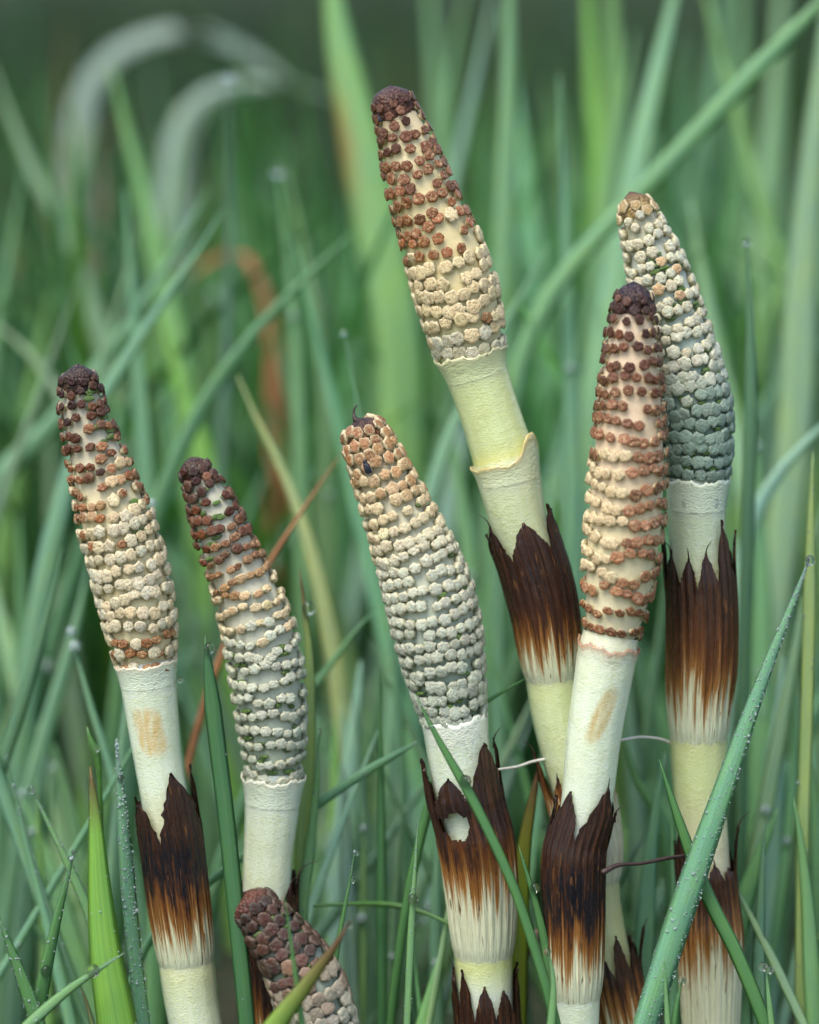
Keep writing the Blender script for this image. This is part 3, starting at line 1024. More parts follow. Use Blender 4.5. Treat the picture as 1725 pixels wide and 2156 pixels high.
SPECS = [
    dict(seed=1, d=0.001, label='horsetail with dark brown cone tip, cream lower cone and a blackish two-toothed sheath',
         axis=[(163, 765), (168, 810), (176, 870), (205, 970), (244, 1100), (272, 1200), (293, 1300), (308, 1400), (320, 1500), (333, 1600),
               (350, 1700), (362, 1780), (377, 1900), (390, 2000), (402, 2100), (412, 2160)],
         cone=(765, 1402), cone_w=[(765, 30), (790, 84), (820, 100), (860, 112), (950, 140), (1000, 152), (1100, 178), (1200, 178), (1300, 168), (1360, 150), (1402, 130)],
         stem_w=[(1380, 118), (1420, 122), (1500, 112), (1600, 102), (1700, 100), (1900, 110), (2050, 118), (2160, 112), (2500, 108)],
         stem_c=[(1400, PALE), (1650, PALE), (1750, (0.66, 0.66, 0.42)), (2050, (0.64, 0.67, 0.42)), (2160, PALE)],
         stain=[(1535, -0.08, 52, 0.62, 0.12, (0.62, 0.42, 0.15))],
         core=[(0.42, 0.38, 0.28), (0.55, 0.50, 0.36), CORE_CRM, CORE_CRM, CORE_CRM], tipcol=((0.022, 0.016, 0.014), (0.055, 0.026, 0.016)),
         pitch=(0.0028, 0.0031, 0.00245), tiplen=0.0055, style=st_A, green=[(0.08, 0.28, 0.2, 1.1, 12), (0.4, 0.6, 0.5, 1.1, 5)], miss=0.05,
         collars=[(1392, 1440, 120, 138, 0.45, PALE, (0.66, 0.58, 0.42), None)],
         sheaths=[dict(y=(1770, 2035), w=[(1600, 140), (1770, 137), (1900, 134), (1970, 128), (2035, 119)], c=(0.22, 1.0, 0.0),
                       teeth=[(-52, 37, 1672, 0.02), (36, 51, 1622, 0.04)])]),
    dict(seed=2, d=0.005, label='horsetail with brown-black cone top and grey-white cone base, stem passing behind the low brown cone',
         axis=[(402, 962), (412, 990), (440, 1050), (478, 1150), (520, 1250), (550, 1350), (565, 1450), (575, 1550), (576, 1640), (572, 1720),
               (565, 1800), (562, 1880), (568, 1980), (575, 2080), (580, 2160)],
         cone=(960, 1636), cone_w=[(960, 40), (980, 74), (1010, 98), (1050, 118), (1150, 143), (1250, 160), (1350, 172), (1450, 166), (1550, 148), (1640, 122)],
         stem_w=[(1620, 112), (1660, 120), (1700, 116), (1800, 104), (1880, 102), (2160, 110), (2500, 105)],
         stem_c=[(1640, PALE), (1850, (0.70, 0.74, 0.54)), (2160, PALE)],
         core=[(0.38, 0.38, 0.28), (0.62, 0.58, 0.44), (0.60, 0.58, 0.44), (0.48, 0.52, 0.42), (0.44, 0.50, 0.36)], tipcol=((0.035, 0.017, 0.012), (0.075, 0.032, 0.020)),
         pitch=(0.0028, 0.0034, 0.00238), tiplen=0.0045, style=st_B, green=[(0.1, 0.32, -0.9, 0.6, 12), (0.58, 0.98, -0.9, 1.0, 34)], miss=0.06,
         collars=[(1634, 1690, 118, 138, 0.7, PALE, (0.72, 0.70, 0.56), None)],
         sheaths=[dict(y=(1905, 2250), w=[(1800, 134), (1905, 132), (2100, 130), (2250, 112)], c=(0.20, 0.8, 0.2),
                       teeth=[(-78, 14, 1838, 0.02), (-40, 22, 1870, 0.02), (8, 24, 1872, 0.02), (52, 17, 1852, 0.06), (82, 14, 1832, 0.10)])]),
    dict(seed=3, d=-0.010, label='low tilted horsetail cone with wet brown tip leaning before a pale stem',
         axis=[(508, 1880), (530, 1908), (566, 1950), (612, 2010), (645, 2070), (668, 2130), (690, 2200), (705, 2290), (712, 2380)],
         cone=(1878, 2330), cone_w=[(1878, 70), (1895, 125), (1920, 150), (1960, 165), (2010, 176), (2080, 182), (2150, 170), (2330, 120)],
         stem_w=[(2320, 100), (2500, 100), (2900, 100)],
         stem_c=[(2300, PALE), (2600, PALE)],
         core=[(0.10, 0.08, 0.06), (0.32, 0.36, 0.30), (0.30, 0.34, 0.26), (0.10, 0.12, 0.08), (0.10, 0.12, 0.08)], tipcol=((0.10, 0.035, 0.022), (0.05, 0.022, 0.018)),
         pitch=(0.0027, 0.0027, 0.0028), tiplen=0.0062, style=st_C, green=[(0.12, 0.4, -0.9, 0.9, 26)], miss=0.03, h=0.0016,
         collars=[], sheaths=[]),
    dict(seed=4, d=0.0, label='thick cream to grey-green horsetail cone with nibbled rusty tip and torn, holed sheath',
         axis=[(752, 882), (766, 910), (784, 950), (825, 1050), (868, 1150), (903, 1250), (926, 1350), (945, 1450), (958, 1520), (968, 1600),
               (980, 1680), (1000, 1760), (1012, 1850), (1017, 1950), (1020, 2050), (1028, 2160)],
         cone=(882, 1522), cone_w=[(882, 50), (905, 112), (940, 134), (1000, 146), (1050, 162), (1150, 192), (1250, 206), (1350, 196), (1450, 168), (1522, 142)],
         stem_w=[(1510, 128), (1540, 138), (1600, 132), (1680, 126), (1760, 124), (1900, 126), (2010, 124), (2100, 116), (2160, 112), (2500, 110)],
         stem_c=[(1520, PALE), (1700, PALE), (1900, YGR), (2030, (0.60, 0.64, 0.30)), (2090, PALE), (2160, PALE)],
         core=[(0.50, 0.34, 0.18), (0.62, 0.56, 0.38), (0.58, 0.60, 0.46), CORE_GRY, (0.10, 0.17, 0.08)], tipcol=((0.020, 0.014, 0.016), (0.16, 0.065, 0.03)),
         pitch=(0.0027, 0.0029, 0.00245), tiplen=0.0042, style=st_D, green=[(0.3, 0.9, 0.2, 1.2, 24), (0.8, 0.98, -1.0, 1.0, 22)], miss=0.05, h=0.0017,
         collars=[(1508, 1580, 134, 146, 0.8, (0.70, 0.74, 0.62), (0.74, 0.76, 0.66), None)],
         sheaths=[dict(y=(1682, 2018), w=[(1560, 165), (1680, 166), (1760, 166), (1850, 158), (1950, 142), (2018, 127)], c=(0.36, 0.75, 0.25), hole=(1722, -0.46, 30, 0.40),
                       teeth=[(-72, 18, 1585, 0.08), (-24, 30, 1622, 0.0), (44, 36, 1560, 0.06)]),
                  dict(y=(2130, 2420), w=[(2000, 140), (2130, 140), (2160, 142), (2420, 112)], c=(0.25, 0.8, 0.2),
                       teeth=[(-74, 15, 2030, 0.05), (-40, 16, 2028, 0.05), (-4, 18, 2062, 0.0), (34, 18, 2075, 0.04), (68, 16, 2036, 0.14)])]),
    dict(seed=5, d=0.0082, label='tallest horsetail with brown-studded straw-coloured cone and broken collar on its pale green stem',
         axis=[(822, 180), (829, 220), (856, 300), (886, 400), (924, 500), (957, 600), (982, 700), (996, 760), (1022, 840), (1045, 910),
               (1066, 980), (1093, 1100), (1126, 1200), (1150, 1300), (1162, 1400), (1176, 1500), (1200, 1600), (1228, 1700), (1246, 1800), (1254, 1900), (1275, 2020), (1305, 2160)],
         cone=(180, 748), cone_w=[(180, 50), (195, 88), (230, 108), (300, 132), (400, 162), (500, 184), (600, 194), (680, 182), (748, 158)],
         stem_w=[(730, 140), (770, 142), (800, 138), (840, 134), (900, 134), (960, 138), (975, 146), (1000, 140), (1050, 130), (1100, 124), (1300, 124), (1450, 116), (1560, 116), (1700, 116), (1900, 108), (2160, 110), (2500, 105)],
         stem_c=[(750, (0.62, 0.68, 0.36)), (930, YGR), (965, (0.62, 0.62, 0.22)), (975, (0.66, 0.70, 0.46)), (1130, (0.58, 0.64, 0.40)), (1400, YGR), (1560, (0.62, 0.68, 0.42)), (1900, (0.55, 0.56, 0.30)), (2160, YGR)],
         core=[(0.50, 0.38, 0.24), CORE_CRM, (0.74, 0.62, 0.33), (0.72, 0.61, 0.32), (0.68, 0.62, 0.36)], tipcol=((0.045, 0.022, 0.022), (0.12, 0.05, 0.03)),
         pitch=(0.0025, 0.0032, 0.0028), tiplen=0.0060, style=st_E, miss=0.06, h=0.0013,
         collars=[(742, 790, 136, 164, 0.7, (0.64, 0.70, 0.40), (0.66, 0.62, 0.36), None),
                  (968, 1010, 140, 156, 0.5, (0.66, 0.70, 0.46), (0.58, 0.44, 0.16), (0.95, 0.45, 46))],
         sheaths=[dict(y=(1168, 1430), w=[(1060, 150), (1170, 158), (1250, 154), (1350, 140), (1430, 122)], c=(0.17, 0.6, 0.1),
                       teeth=[(-60, 26, 1090, 0.06), (2, 36, 1096, 0.0), (62, 24, 1072, 0.12)]),
                  dict(y=(1690, 1860), w=[(1560, 150), (1690, 152), (1780, 140), (1860, 112)], c=(0.62, 0.4, 1.0),
                       teeth=[(-70, 16, 1562, 0.06), (-38, 16, 1618, 0.0), (0, 20, 1640, 0.0), (42, 22, 1640, 0.0), (78, 14, 1660, 0.05)]),
                  dict(y=(2050, 2400), w=[(1950, 146), (2050, 146), (2160, 140), (2400, 110)], c=(0.58, 0.7, 0.4),
                       teeth=[(-60, 24, 1990, 0.0), (-14, 22, 1985, 0.0), (24, 16, 1962, 0.04), (56, 16, 1990, 0.10), (84, 12, 1965, 0.42)])]),
    dict(seed=6, d=-0.0065, label='slender pinkish horsetail cone studded with brown shields, before the grey-green cone',
         axis=[(1336, 592), (1334, 620), (1331, 700), (1329, 800), (1326, 900), (1322, 1000), (1316, 1100), (1306, 1200), (1293, 1300), (1282, 1360),
               (1267, 1450), (1250, 1560), (1234, 1700), (1209, 1800), (1210, 1950), (1210, 2050), (1210, 2160)],
         cone=(592, 1345), cone_w=[(592, 36), (605, 66), (630, 92), (700, 120), (800, 144), (900, 162), (1000, 174), (1100, 178), (1200, 170), (1300, 145), (1345, 124)],
         stem_w=[(1330, 118), (1380, 128), (1450, 122), (1560, 116), (1700, 108), (1800, 108), (2050, 112), (2100, 108), (2160, 103), (2500, 100)],
         stem_c=[(1330, (0.74, 0.72, 0.50)), (1370, (0.70, 0.73, 0.52)), (1450, PALE), (1750, PALE), (2000, (0.66, 0.70, 0.46)), (2160, PALE)],
         stain=[(1500, 0.10, 62, 0.34, -0.28, (0.52, 0.38, 0.14))],
         core=[(0.58, 0.46, 0.34), CORE_PINK, CORE_PINK, CORE_CRM, (0.72, 0.66, 0.44)], tipcol=((0.014, 0.014, 0.022), (0.07, 0.032, 0.026)),
         pitch=(0.0026, 0.0040, 0.0025), tiplen=0.0058, style=st_F, miss=0.05, h=0.0013,
         collars=[(1356, 1420, 120, 136, 0.9, (0.70, 0.72, 0.54), (0.40, 0.20, 0.11), None)],
         sheaths=[dict(y=(1765, 2110), w=[(1650, 136), (1765, 136), (1850, 136), (1950, 128), (2050, 122), (2110, 110)], c=(0.22, 1.0, 0.05),
                       teeth=[(-42, 33, 1662, 0.0), (32, 41, 1645, 0.0), (86, 13, 1700, 0.0)])]),
    dict(seed=7, d=0.0085, label='horsetail with grey-green cone and pointed cream top half hidden behind the brown-studded cone',
         axis=[(1326, 403), (1340, 440), (1378, 550), (1407, 650), (1436, 750), (1458, 850), (1468, 950), (1469, 1010), (1467, 1080), (1470, 1160),
               (1477, 1250), (1478, 1380), (1473, 1480), (1472, 1600), (1477, 1720), (1483, 1800), (1492, 1900), (1495, 2000), (1497, 2160)],
         cone=(403, 1016), cone_w=[(403, 24), (420, 70), (450, 102), (550, 140), (650, 158), (750, 170), (850, 174), (950, 160), (1016, 134)],
         stem_w=[(1000, 124), (1030, 130), (1080, 122), (1150, 116), (1300, 120), (1530, 122), (1600, 117), (1720, 108), (1850, 106), (2160, 108), (2500, 106)],
         stem_c=[(1010, COOL), (1150, (0.56, 0.64, 0.46)), (1250, (0.6, 0.6, 0.3)), (1530, (0.60, 0.62, 0.30)), (1640, YGR), (1800, (0.62, 0.58, 0.40)), (2160, YGR)],
         core=[(0.50, 0.42, 0.22), (0.46, 0.50, 0.42), CORE_GRY, (0.30, 0.40, 0.32), (0.10, 0.17, 0.10)], tipcol=((0.06, 0.03, 0.012), (0.46, 0.33, 0.13)),
         pitch=(0.0027, 0.0026, 0.00248), tiplen=0.0048, style=st_G, green=[(0.15, 0.6, -0.3, 1.1, 26), (0.6, 0.98, -0.5, 1.1, 40)], miss=0.05, h=0.0016,
         collars=[(1006, 1070, 124, 138, 0.7, COOL, (0.64, 0.70, 0.54), None)],
         sheaths=[dict(y=(1232, 1560), w=[(1100, 148), (1232, 150), (1330, 152), (1420, 150), (1500, 134), (1560, 124)], c=(0.22, 0.15, 0.15),
                       teeth=[(-60, 18, 1150, 0.02), (-26, 16, 1166, 0.0), (8, 17, 1158, -0.03), (46, 21, 1090, 0.02), (80, 13, 1118, 0.16)]),
                  dict(y=(1850, 2300), w=[(1740, 128), (1850, 128), (1900, 130), (1960, 142), (2040, 136), (2160, 120), (2300, 112)], c=(0.55, 0.6, 0.3), ribs=33,
                       teeth=[(-62, 22, 1745, 0.02), (-22, 18, 1790, 0.0), (14, 18, 1810, 0.0), (48, 16, 1822, 0.02), (80, 16, 1738, 0.30)])]),
]
AX = {}
for sp in SPECS:
    _, AX[sp['seed']] = horsetail(sp)


# ------------------------------------------------------------------ tubes, drops and little things
def px_tube(name, pts, w, mat, parent=None, base=None, sub=24):
    """pts: (x, y, depth mm)"""
    P = np.array([at(x, y, d * 1e-3) for x, y, d in pts])
    b = P[0] if base is None else base
    w = np.interp(np.linspace(0, 1, len(pts)), np.linspace(0, 1, len(w)), w) * MM * 0.5
    V, F = tube(name, P - b, w, mat, sub=sub)
    o = link(name, mesh(name, V, F, mat), parent)
    if base is None:
        o.location = b
    return o


def ico(sub):
    import bmesh
    bm = bmesh.new()
    bmesh.ops.create_icosphere(bm, subdivisions=sub, radius=1)
    V = np.array([v.co[:] for v in bm.verts])
    F = [tuple(v.index for v in f.verts) for f in bm.faces]
    bm.free()
    return V, F


ICO1, ICO3 = ico(1), ico(3)
vd = ICO3[0].copy()
vd[:, 2] = np.where(vd[:, 2] > 0, vd[:, 2] * (1.0 + 0.12 * vd[:, 2]), vd[:, 2] * 0.97)
ME_DROP = mesh('water_drop', vd, ICO3[1], M_WATER)


ME_DROPW = mesh('dew_drop', vd, ICO3[1], M_DEW)


def drop(P, r, label, group=None, squash=1.0):
    o = link('water_drop', ME_DROP)
    o.location = P
    o.scale = (r, r, r * squash)
    return tag(o, label, 'water drop', group)


# ------------------------------------------------------------------ grass blades
BLADES = {}
GB = 1.95


def blade_geo(pts, w, depth, twist=0.0, fold=0.25, taper=0.45, nseg=34, wob=0.0, seed=0, toground=True):
    """pts tip first, layout pixels (x, y) or (x, y, mm); returns centre line, width vectors, widths"""
    q = np.random.default_rng(seed)
    C = []
    for p in pts:
        d = depth + (p[2] if len(p) > 2 else 0)
        C.append(at(p[0], p[1], d * 1e-3))
    C = np.array(C)
    keep = len(C)
    for i in range(1, len(C)):
        if C[i][2] < -0.003:
            keep = i + 1
            break
    C = list(C[:keep])
    if toground:
        d = nrm(C[-1] - C[-2])
        p = C[-1]
        n = 0
        while p[2] > -0.004 and n < 60:
            d = nrm(d * 0.8 + np.array([0, 0.0, -0.28]))
            p = p + d * 0.015
            C.append(p)
            n += 1
    Q = catmull(C, nseg)
    zi = np.where(Q[:, 2] < -0.003)[0]
    if len(zi) and zi[0] > 6:
        Q = catmull(Q[:zi[0] + 1], nseg)
    T = nrm(np.gradient(Q, axis=0))
    V = nrm(Q - CAM)
    A = nrm(np.cross(T, V))
    A = np.where((A @ rgt)[:, None] < 0, -A, A)
    Nn = nrm(np.cross(A, T))
    tw = twist + wob * np.sin(np.linspace(0, 3.5, nseg) + q.uniform(0, 6))
    A2 = A * np.cos(tw)[:, None] + Nn * np.sin(tw)[:, None]
    N2 = nrm(np.cross(A2, T))
    f = np.concatenate([[0], np.cumsum(np.linalg.norm(np.diff(Q, axis=0), axis=1))])
    t = f / f[-1]
    K = (Q - CAM) @ fwd / DIST
    ww = w * MM * K * np.minimum(1, (t / taper + 0.01) ** 0.75) * (1 - 0.25 * sst(0.6, 1.0, t))
    return Q, T, A2, N2, ww, f


def blade_mesh(name, Q, A, N, ww, f, B, mat, fold=0.25, colf=None, thick=0.00016):
    n = len(Q)
    xs = np.array([-0.5, -0.28, 0.0, 0.28, 0.5])
    zs = np.array([1.0, 0.52, 0.0, 0.52, 1.0]) * fold * 0.5
    front = Q[:, None] + A[:, None] * (xs[None, :, None] * ww[:, None, None]) + N[:, None] * ((zs - fold * 0.25)[None, :, None] * ww[:, None, None])
    th = np.minimum(thick, ww * 0.12)
    back = front[:, 1:4][:, ::-1] + N[:, None] * th[:, None, None] * -1.0 * 1.0
    ring = np.concatenate([front, back], 1)           # 8 verts around
    V = (ring - B).reshape(-1, 3)
    u = np.concatenate([xs + 0.5, (xs[1:4] + 0.5)[::-1]])
    U = np.stack([np.tile(u, n), np.repeat(f * 1000, 8)], 1)
    F = grid_faces(n, 8)
    F.append(tuple(range(8))[::-1])
    F.append(tuple((n - 1) * 8 + i for i in range(8)))
    Cc = np.zeros((n * 8, 3)) if colf is None else colf(n, f)
    return mesh(name, V, F, mat, U, Cc)


def blade(pts, w, depth, col, label, group=None, twist=None, fold=0.3, taper=0.45, dew=0, dewr=0.0003, tip=0.0, edge=0.0, wob=0.25,
          seed=None, name='grass_blade', drops=()):
    seed = seed if seed is not None else len(BLADES) + 50
    q = np.random.default_rng(seed)
    twist = q.uniform(-0.35, 0.35) if twist is None else twist
    Q, T, A, N, ww, f = blade_geo(pts, w / max(0.6, math.cos(twist)), depth, twist, fold, taper, wob=wob, seed=seed)
    B = Q[-1].copy()

    def colf(n, f):
        c = np.zeros((n, 8, 3))
        tl = f / 0.012 if tip <= 1 else f / (0.012 * tip)
        c[:, :, 0] = (np.clip(1.2 - tl, 0, 1) * min(tip, 1))[:, None]
        if edge:
            c[:, 0, 1] = edge * np.exp(-((f - 0.056) / 0.014) ** 2)
            c[:, 1, 1] = c[:, 7, 1] = 0.7 * c[:, 0, 1]
        return c.reshape(-1, 3)

    col = lerp(tuple(c * GB * (1.08 if depth > 25 else 1.0) for c in col), (0.33, 0.49, 0.44), 0.34 if depth > 25 else 0.10)  # sky sheen and haze painted into the colour, stronger on blades behind
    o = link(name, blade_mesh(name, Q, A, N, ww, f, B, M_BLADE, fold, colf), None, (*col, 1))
    o.location = B
    tag(o, label, 'grass', group)
    if dew:
        V, F = [], []
        Vi, Fi = ICO1
        for k in range(int(dew * 4.0)):
            i = q.uniform(0.0, 0.92) * (len(Q) - 1)
            i0 = int(i)
            fr = i - i0
            i1 = min(i0 + 1, len(Q) - 1)
            P = Q[i0] * (1 - fr) + Q[i1] * fr
            W = ww[i0] * (1 - fr) + ww[i1] * fr
            x = q.uniform(-0.5, 0.5)
            side = 1.0 if (N[i0] @ -fwd) > 0 else -1.0
            z = (abs(x) * 2 * fold * 0.5 - fold * 0.25) * W
            r = dewr * 0.44 * q.lognormal(0, 0.5)
            P = P + A[i0] * x * W + N[i0] * z + N[i0] * side * r * 0.45
            F += [tuple(v + len(V) * len(Vi) for v in ff) for ff in Fi]
            V.append(Vi * r + P - B)
        d = link('dew', mesh('dew', np.concatenate(V), F, M_DEW), o)
        d['kind'] = 'stuff'
    for (k, r, lab, offx) in drops:
        i = k * (len(Q) - 1)
        i0 = min(int(i), len(Q) - 2)
        fr = i - i0
        P = Q[i0] * (1 - fr) + Q[i0 + 1] * fr + A[i0] * offx * 1e-3 - fwd * r * 0.5 - np.array([0, 0, 0.25 * r])
        drop(P, r, lab)
    BLADES[len(BLADES)] = o
    return o


G1 = (0.060, 0.165, 0.045)     # fresh green
G2 = (0.035, 0.115, 0.035)     # dark green
G3 = (0.110, 0.235, 0.150)     # blue-grey bloom
G4 = (0.150, 0.290, 0.040)     # yellow green
G5 = (0.130, 0.250, 0.110)     # soft sage
G6 = (0.230, 0.290, 0.120)     # straw green
G7 = (0.240, 0.360, 0.360)     # pale blue wet leaf

FG = 'grass blades standing among the horsetail stems'
# ---- near blades, each seen clearly
blade([(190, 1614), (200, 1720), (208, 1850), (222, 2000), (250, 2170)], 92, -7, G4, 'broad bright green grass blade with pale midrib and brown tip', twist=0.1, fold=0.35, taper=0.62, tip=0.9, dew=40, dewr=0.00016)
blade([(245, 1556), (254, 1660), (264, 1780), (284, 2000), (305, 2170)], 34, 3, G3, 'narrow grey-green blade thickly beaded with dew beside the broad bright blade', dew=420, dewr=0.00026, taper=0.3,
      drops=((0.085, 0.0008, 'water drop at the top of the dew-beaded narrow blade', 0.3),))
blade([(432, 1338), (441, 1420), (452, 1520), (474, 1700), (500, 1950), (522, 2170)], 36, -8, G2, 'dark green upright blade touching the low brown cone, drop at its blunt tip', twist=0.2, taper=0.12, dew=60, dewr=0.00014,
      drops=((0.02, 0.00125, 'round water drop on the blunt tip of the dark green blade', 0.6),))
blade([(875, 1462), (900, 1512), (934, 1575), (1000, 1690), (1080, 1860), (1128, 2000), (1158, 2100)], 24, -12, G1, 'slim green blade slanting across the torn sheath of the thick cone', twist=0.3, taper=0.2, dew=50, dewr=0.00013,
      drops=((0.175, 0.00125, 'water drop hanging on the slim blade in front of the torn sheath', 0.7),))
blade([(1092, 1780), (1110, 1840), (1128, 1900), (1150, 2000), (1160, 2120)], 20, -4, G1, 'short narrow green blade between the torn sheath and the black sheath', taper=0.25, dew=24, dewr=0.00014,
      drops=((0.12, 0.0011, 'water drop on the short narrow blade beside the torn sheath', 0.8),))
blade([(1138, 1598), (1122, 1680), (1104, 1780), (1094, 1900), (1090, 2160)], 44, 14, (0.24, 0.28, 0.02), 'yellow-green blade with withered brown tip behind the torn sheath', taper=0.35, tip=1.8)
blade([(1706, 1172), (1672, 1262), (1632, 1362), (1580, 1500), (1532, 1640), (1470, 1820), (1410, 2000), (1352, 2190)], 57, -7, (0.12, 0.27, 0.17), 'long blue-green blade covered in dew slanting across the right sheath', twist=0.15, fold=0.4, taper=0.5, dew=1100, dewr=0.00021,
      drops=((0.004, 0.0011, 'clear round water drop on the tip of the long dewy blue-green blade', 0.1),))
blade([(1388, 1598), (1414, 1680), (1448, 1780), (1492, 1890), (1552, 2010), (1620, 2180)], 30, -3, G1, 'slim grass-green blade crossing behind the long dewy blade', twist=0.2, taper=0.25)
blade([(736, 1942), (702, 1998), (645, 2075), (560, 2190)], 62, -30, (0.16, 0.30, 0.03), 'yellow-green blade with dark withered tip in front of the low brown cone', twist=0.1, taper=0.5, tip=2.2,
      drops=((0.004, 0.0008, 'water drop on the dark withered tip before the low brown cone', 0.0),))
blade([(600, 1888), (608, 1950), (622, 2050), (640, 2190)], 15, -27, G1, 'thin green blade standing in front of the low brown cone', taper=0.4)
blade([(880, 1738), (874, 1830), (868, 1920), (856, 2170)], 17, -2, G5, 'thin upright blade with dew rows left of the torn sheath', dew=130, dewr=0.00016, taper=0.3,
      drops=((0.19, 0.00115, 'water drop caught halfway on the thin upright blade', 0.0),))
blade([(748, 1786), (738, 1850), (724, 1920), (700, 2060)], 15, 4, G1, 'small green blade with two drops behind the low brown cone', dew=20, dewr=0.00018, taper=0.4,
      drops=((0.01, 0.0006, 'upper small drop on the blade behind the low brown cone', 0.5), (0.09, 0.0006, 'lower small drop on the blade behind the low brown cone', 0.6)))
blade([(674, 1536), (668, 1640), (654, 1780), (638, 1900), (630, 2100)], 24, 17, G5, 'light green dewy blade right of the grey-white cone stem', dew=120, dewr=0.0002, taper=0.3,
      drops=((0.004, 0.0007, 'small drop on the tip of the light green dewy blade', 0.0),))
blade([(631, 1196), (642, 1290), (652, 1400), (648, 1560), (640, 1750), (630, 1980), (628, 2170)], 34, 20, G6, 'tall straw-green blade right behind the grey-white cone with a big drop', taper=0.3, tip=1.0, dew=20, dewr=0.00015,
      drops=((0.065, 0.0015, 'large hanging drop near the tip of the tall straw-green blade', 1.0),))
blade([(892, 1556), (760, 1632), (645, 1712), (440, 1858), (330, 1960), (280, 2060)], 20, 22, G3, 'long thin dewy blade running slantwise behind the pale stems', dew=150, dewr=0.00018, taper=0.1)
blade([(66, 1658), (100, 1730), (148, 1830), (190, 1930), (222, 2060)], 22, 12, G5, 'slanting thin frosted blade ending in a drop left of the broad blade', dew=260, dewr=0.00018, taper=0.3,
      drops=((0.004, 0.0009, 'round drop on the tip of the slanting frosted blade', 0.0),))
blade([(157, 1786), (142, 1850), (122, 1930), (98, 2040), (76, 2170)], 36, -5, G1, 'upright green blade holding two large drops left of the broad blade', dew=150, dewr=0.0002, taper=0.45,
      drops=((0.01, 0.0005, 'tiny drop on the tip of the two-drop blade', 0.0), (0.33, 0.0012, 'upper large drop resting on the two-drop blade', 0.0), (0.62, 0.0015, 'lower large drop resting on the two-drop blade', -0.3)))
blade([(-6, 1920), (20, 1990), (50, 2070), (86, 2180)], 34, -9, G1, 'dewy green blade leaning right at the foot of the two-drop blade', dew=280, dewr=0.00018, taper=0.3)
blade([(262, 2006), (210, 2040), (150, 2080), (90, 2130), (40, 2180)], 26, -14, G5, 'low blade lying slantwise before the broad bright blade', dew=90, dewr=0.0002, taper=0.3,
      drops=((0.10, 0.0014, 'large round drop sitting on the low slanting blade', -0.6),))
blade([(170, 2076), (182, 2110), (202, 2190)], 26, -13, G1, 'tiny blade tip with brown point before the broad bright blade', tip=0.8, taper=0.5)
blade([(1438, 2058), (1428, 2100), (1412, 2200)], 26, -13, G1, 'short blade with a drop on its tip before the long dewy blade', taper=0.4, dew=10, dewr=0.0002,
      drops=((0.01, 0.0008, 'drop on the tip of the short blade before the dewy blade', 0.0),))
blade([(1398, 2010), (1402, 2080), (1408, 2190)], 22, -14, G5, 'small pale blade standing before the long dewy blade', taper=0.5)
blade([(1612, 2030), (1618, 2090), (1628, 2190)], 14, -6, G5, 'small thin blade tipped with twin drops right of the ribbed sheath', taper=0.2, dew=24, dewr=0.00016,
      drops=((0.004, 0.0010, 'left one of the twin drops on the small thin blade', -0.6), (0.02, 0.0009, 'right one of the twin drops on the small thin blade', 0.7)))
blade([(1712, 948), (1708, 1080), (1704, 1260), (1698, 1500), (1690, 1750), (1686, 2170)], 30, 22, G6, 'tall straw-green blade behind the tip drop of the long dewy blade', taper=0.2, dew=40, dewr=0.0002)
blade([(1572, 490), (1578, 620), (1582, 800), (1578, 1000), (1572, 1250), (1566, 1500)], 30, 42, G2, 'dark thin blade with a drop standing right of the grey-green cone', taper=0.2,
      drops=((0.01, 0.0010, 'bright drop near the tip of the dark thin blade', 0.0),))
blade([(132, 1150), (112, 1250), (72, 1400), (20, 1560), (-20, 1680)], 30, 36, G2, 'dark green curved blade left of the cream cone', taper=0.3)
blade([(1122, 1420), (1070, 1450), (1030, 1474), (960, 1530), (920, 1640)], 20, 12, G1, 'short green blade poking out right of the thick cone', taper=0.3)
blade([(1150, 1990), (1165, 2060), (1160, 2180)], 26, -14, G5, 'pale stubby blade tip in front of the black sheath stem', taper=0.4,
      drops=((0.02, 0.0008, 'drop on the pale stubby blade tip', 0.0),))
blade([(1125, 1958), (1140, 2010), (1158, 2080), (1170, 2170)], 24, -1, G3, 'pointed grey-green blade tip left of the black sheath stem', taper=0.5, dew=20, dewr=0.00015)

# ---- soft blades further back that can still be told apart
LOW = 'fine blades low between the stems'
BG = 'soft grass blades in the meadow behind the horsetails'
BGL = 'out-of-focus green grass blade in the meadow behind the horsetails'


KINDS = [('fresh green', G1), ('dark green', G2), ('blue-grey', G3), ('sage green', G5), ('mid green', (0.10, 0.23, 0.10)),
         ('blue-green', (0.12, 0.26, 0.16)), ('yellow-green', (0.16, 0.29, 0.06)), ('pale blue', (0.19, 0.30, 0.28)), ('pale sage', (0.20, 0.29, 0.18))]


def blade_words(pts, w, col):
    nm = min(KINDS, key=lambda e: sum((a - b) ** 2 for a, b in zip(e[1], col)))[0]
    size = 'narrow' if w < 30 else 'broad' if w > 52 else 'middling'
    sl = 'slanting' if abs(pts[0][0] - pts[-1][0]) > 0.22 * abs(pts[0][1] - pts[-1][1]) else 'upright'
    return f'{size} {sl} {nm} grass blade'


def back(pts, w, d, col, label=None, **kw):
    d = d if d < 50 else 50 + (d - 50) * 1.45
    return blade(pts, w, d, col, label or blade_words(pts, w, col) + ' blurred in the meadow behind', None if label else BG, **kw)


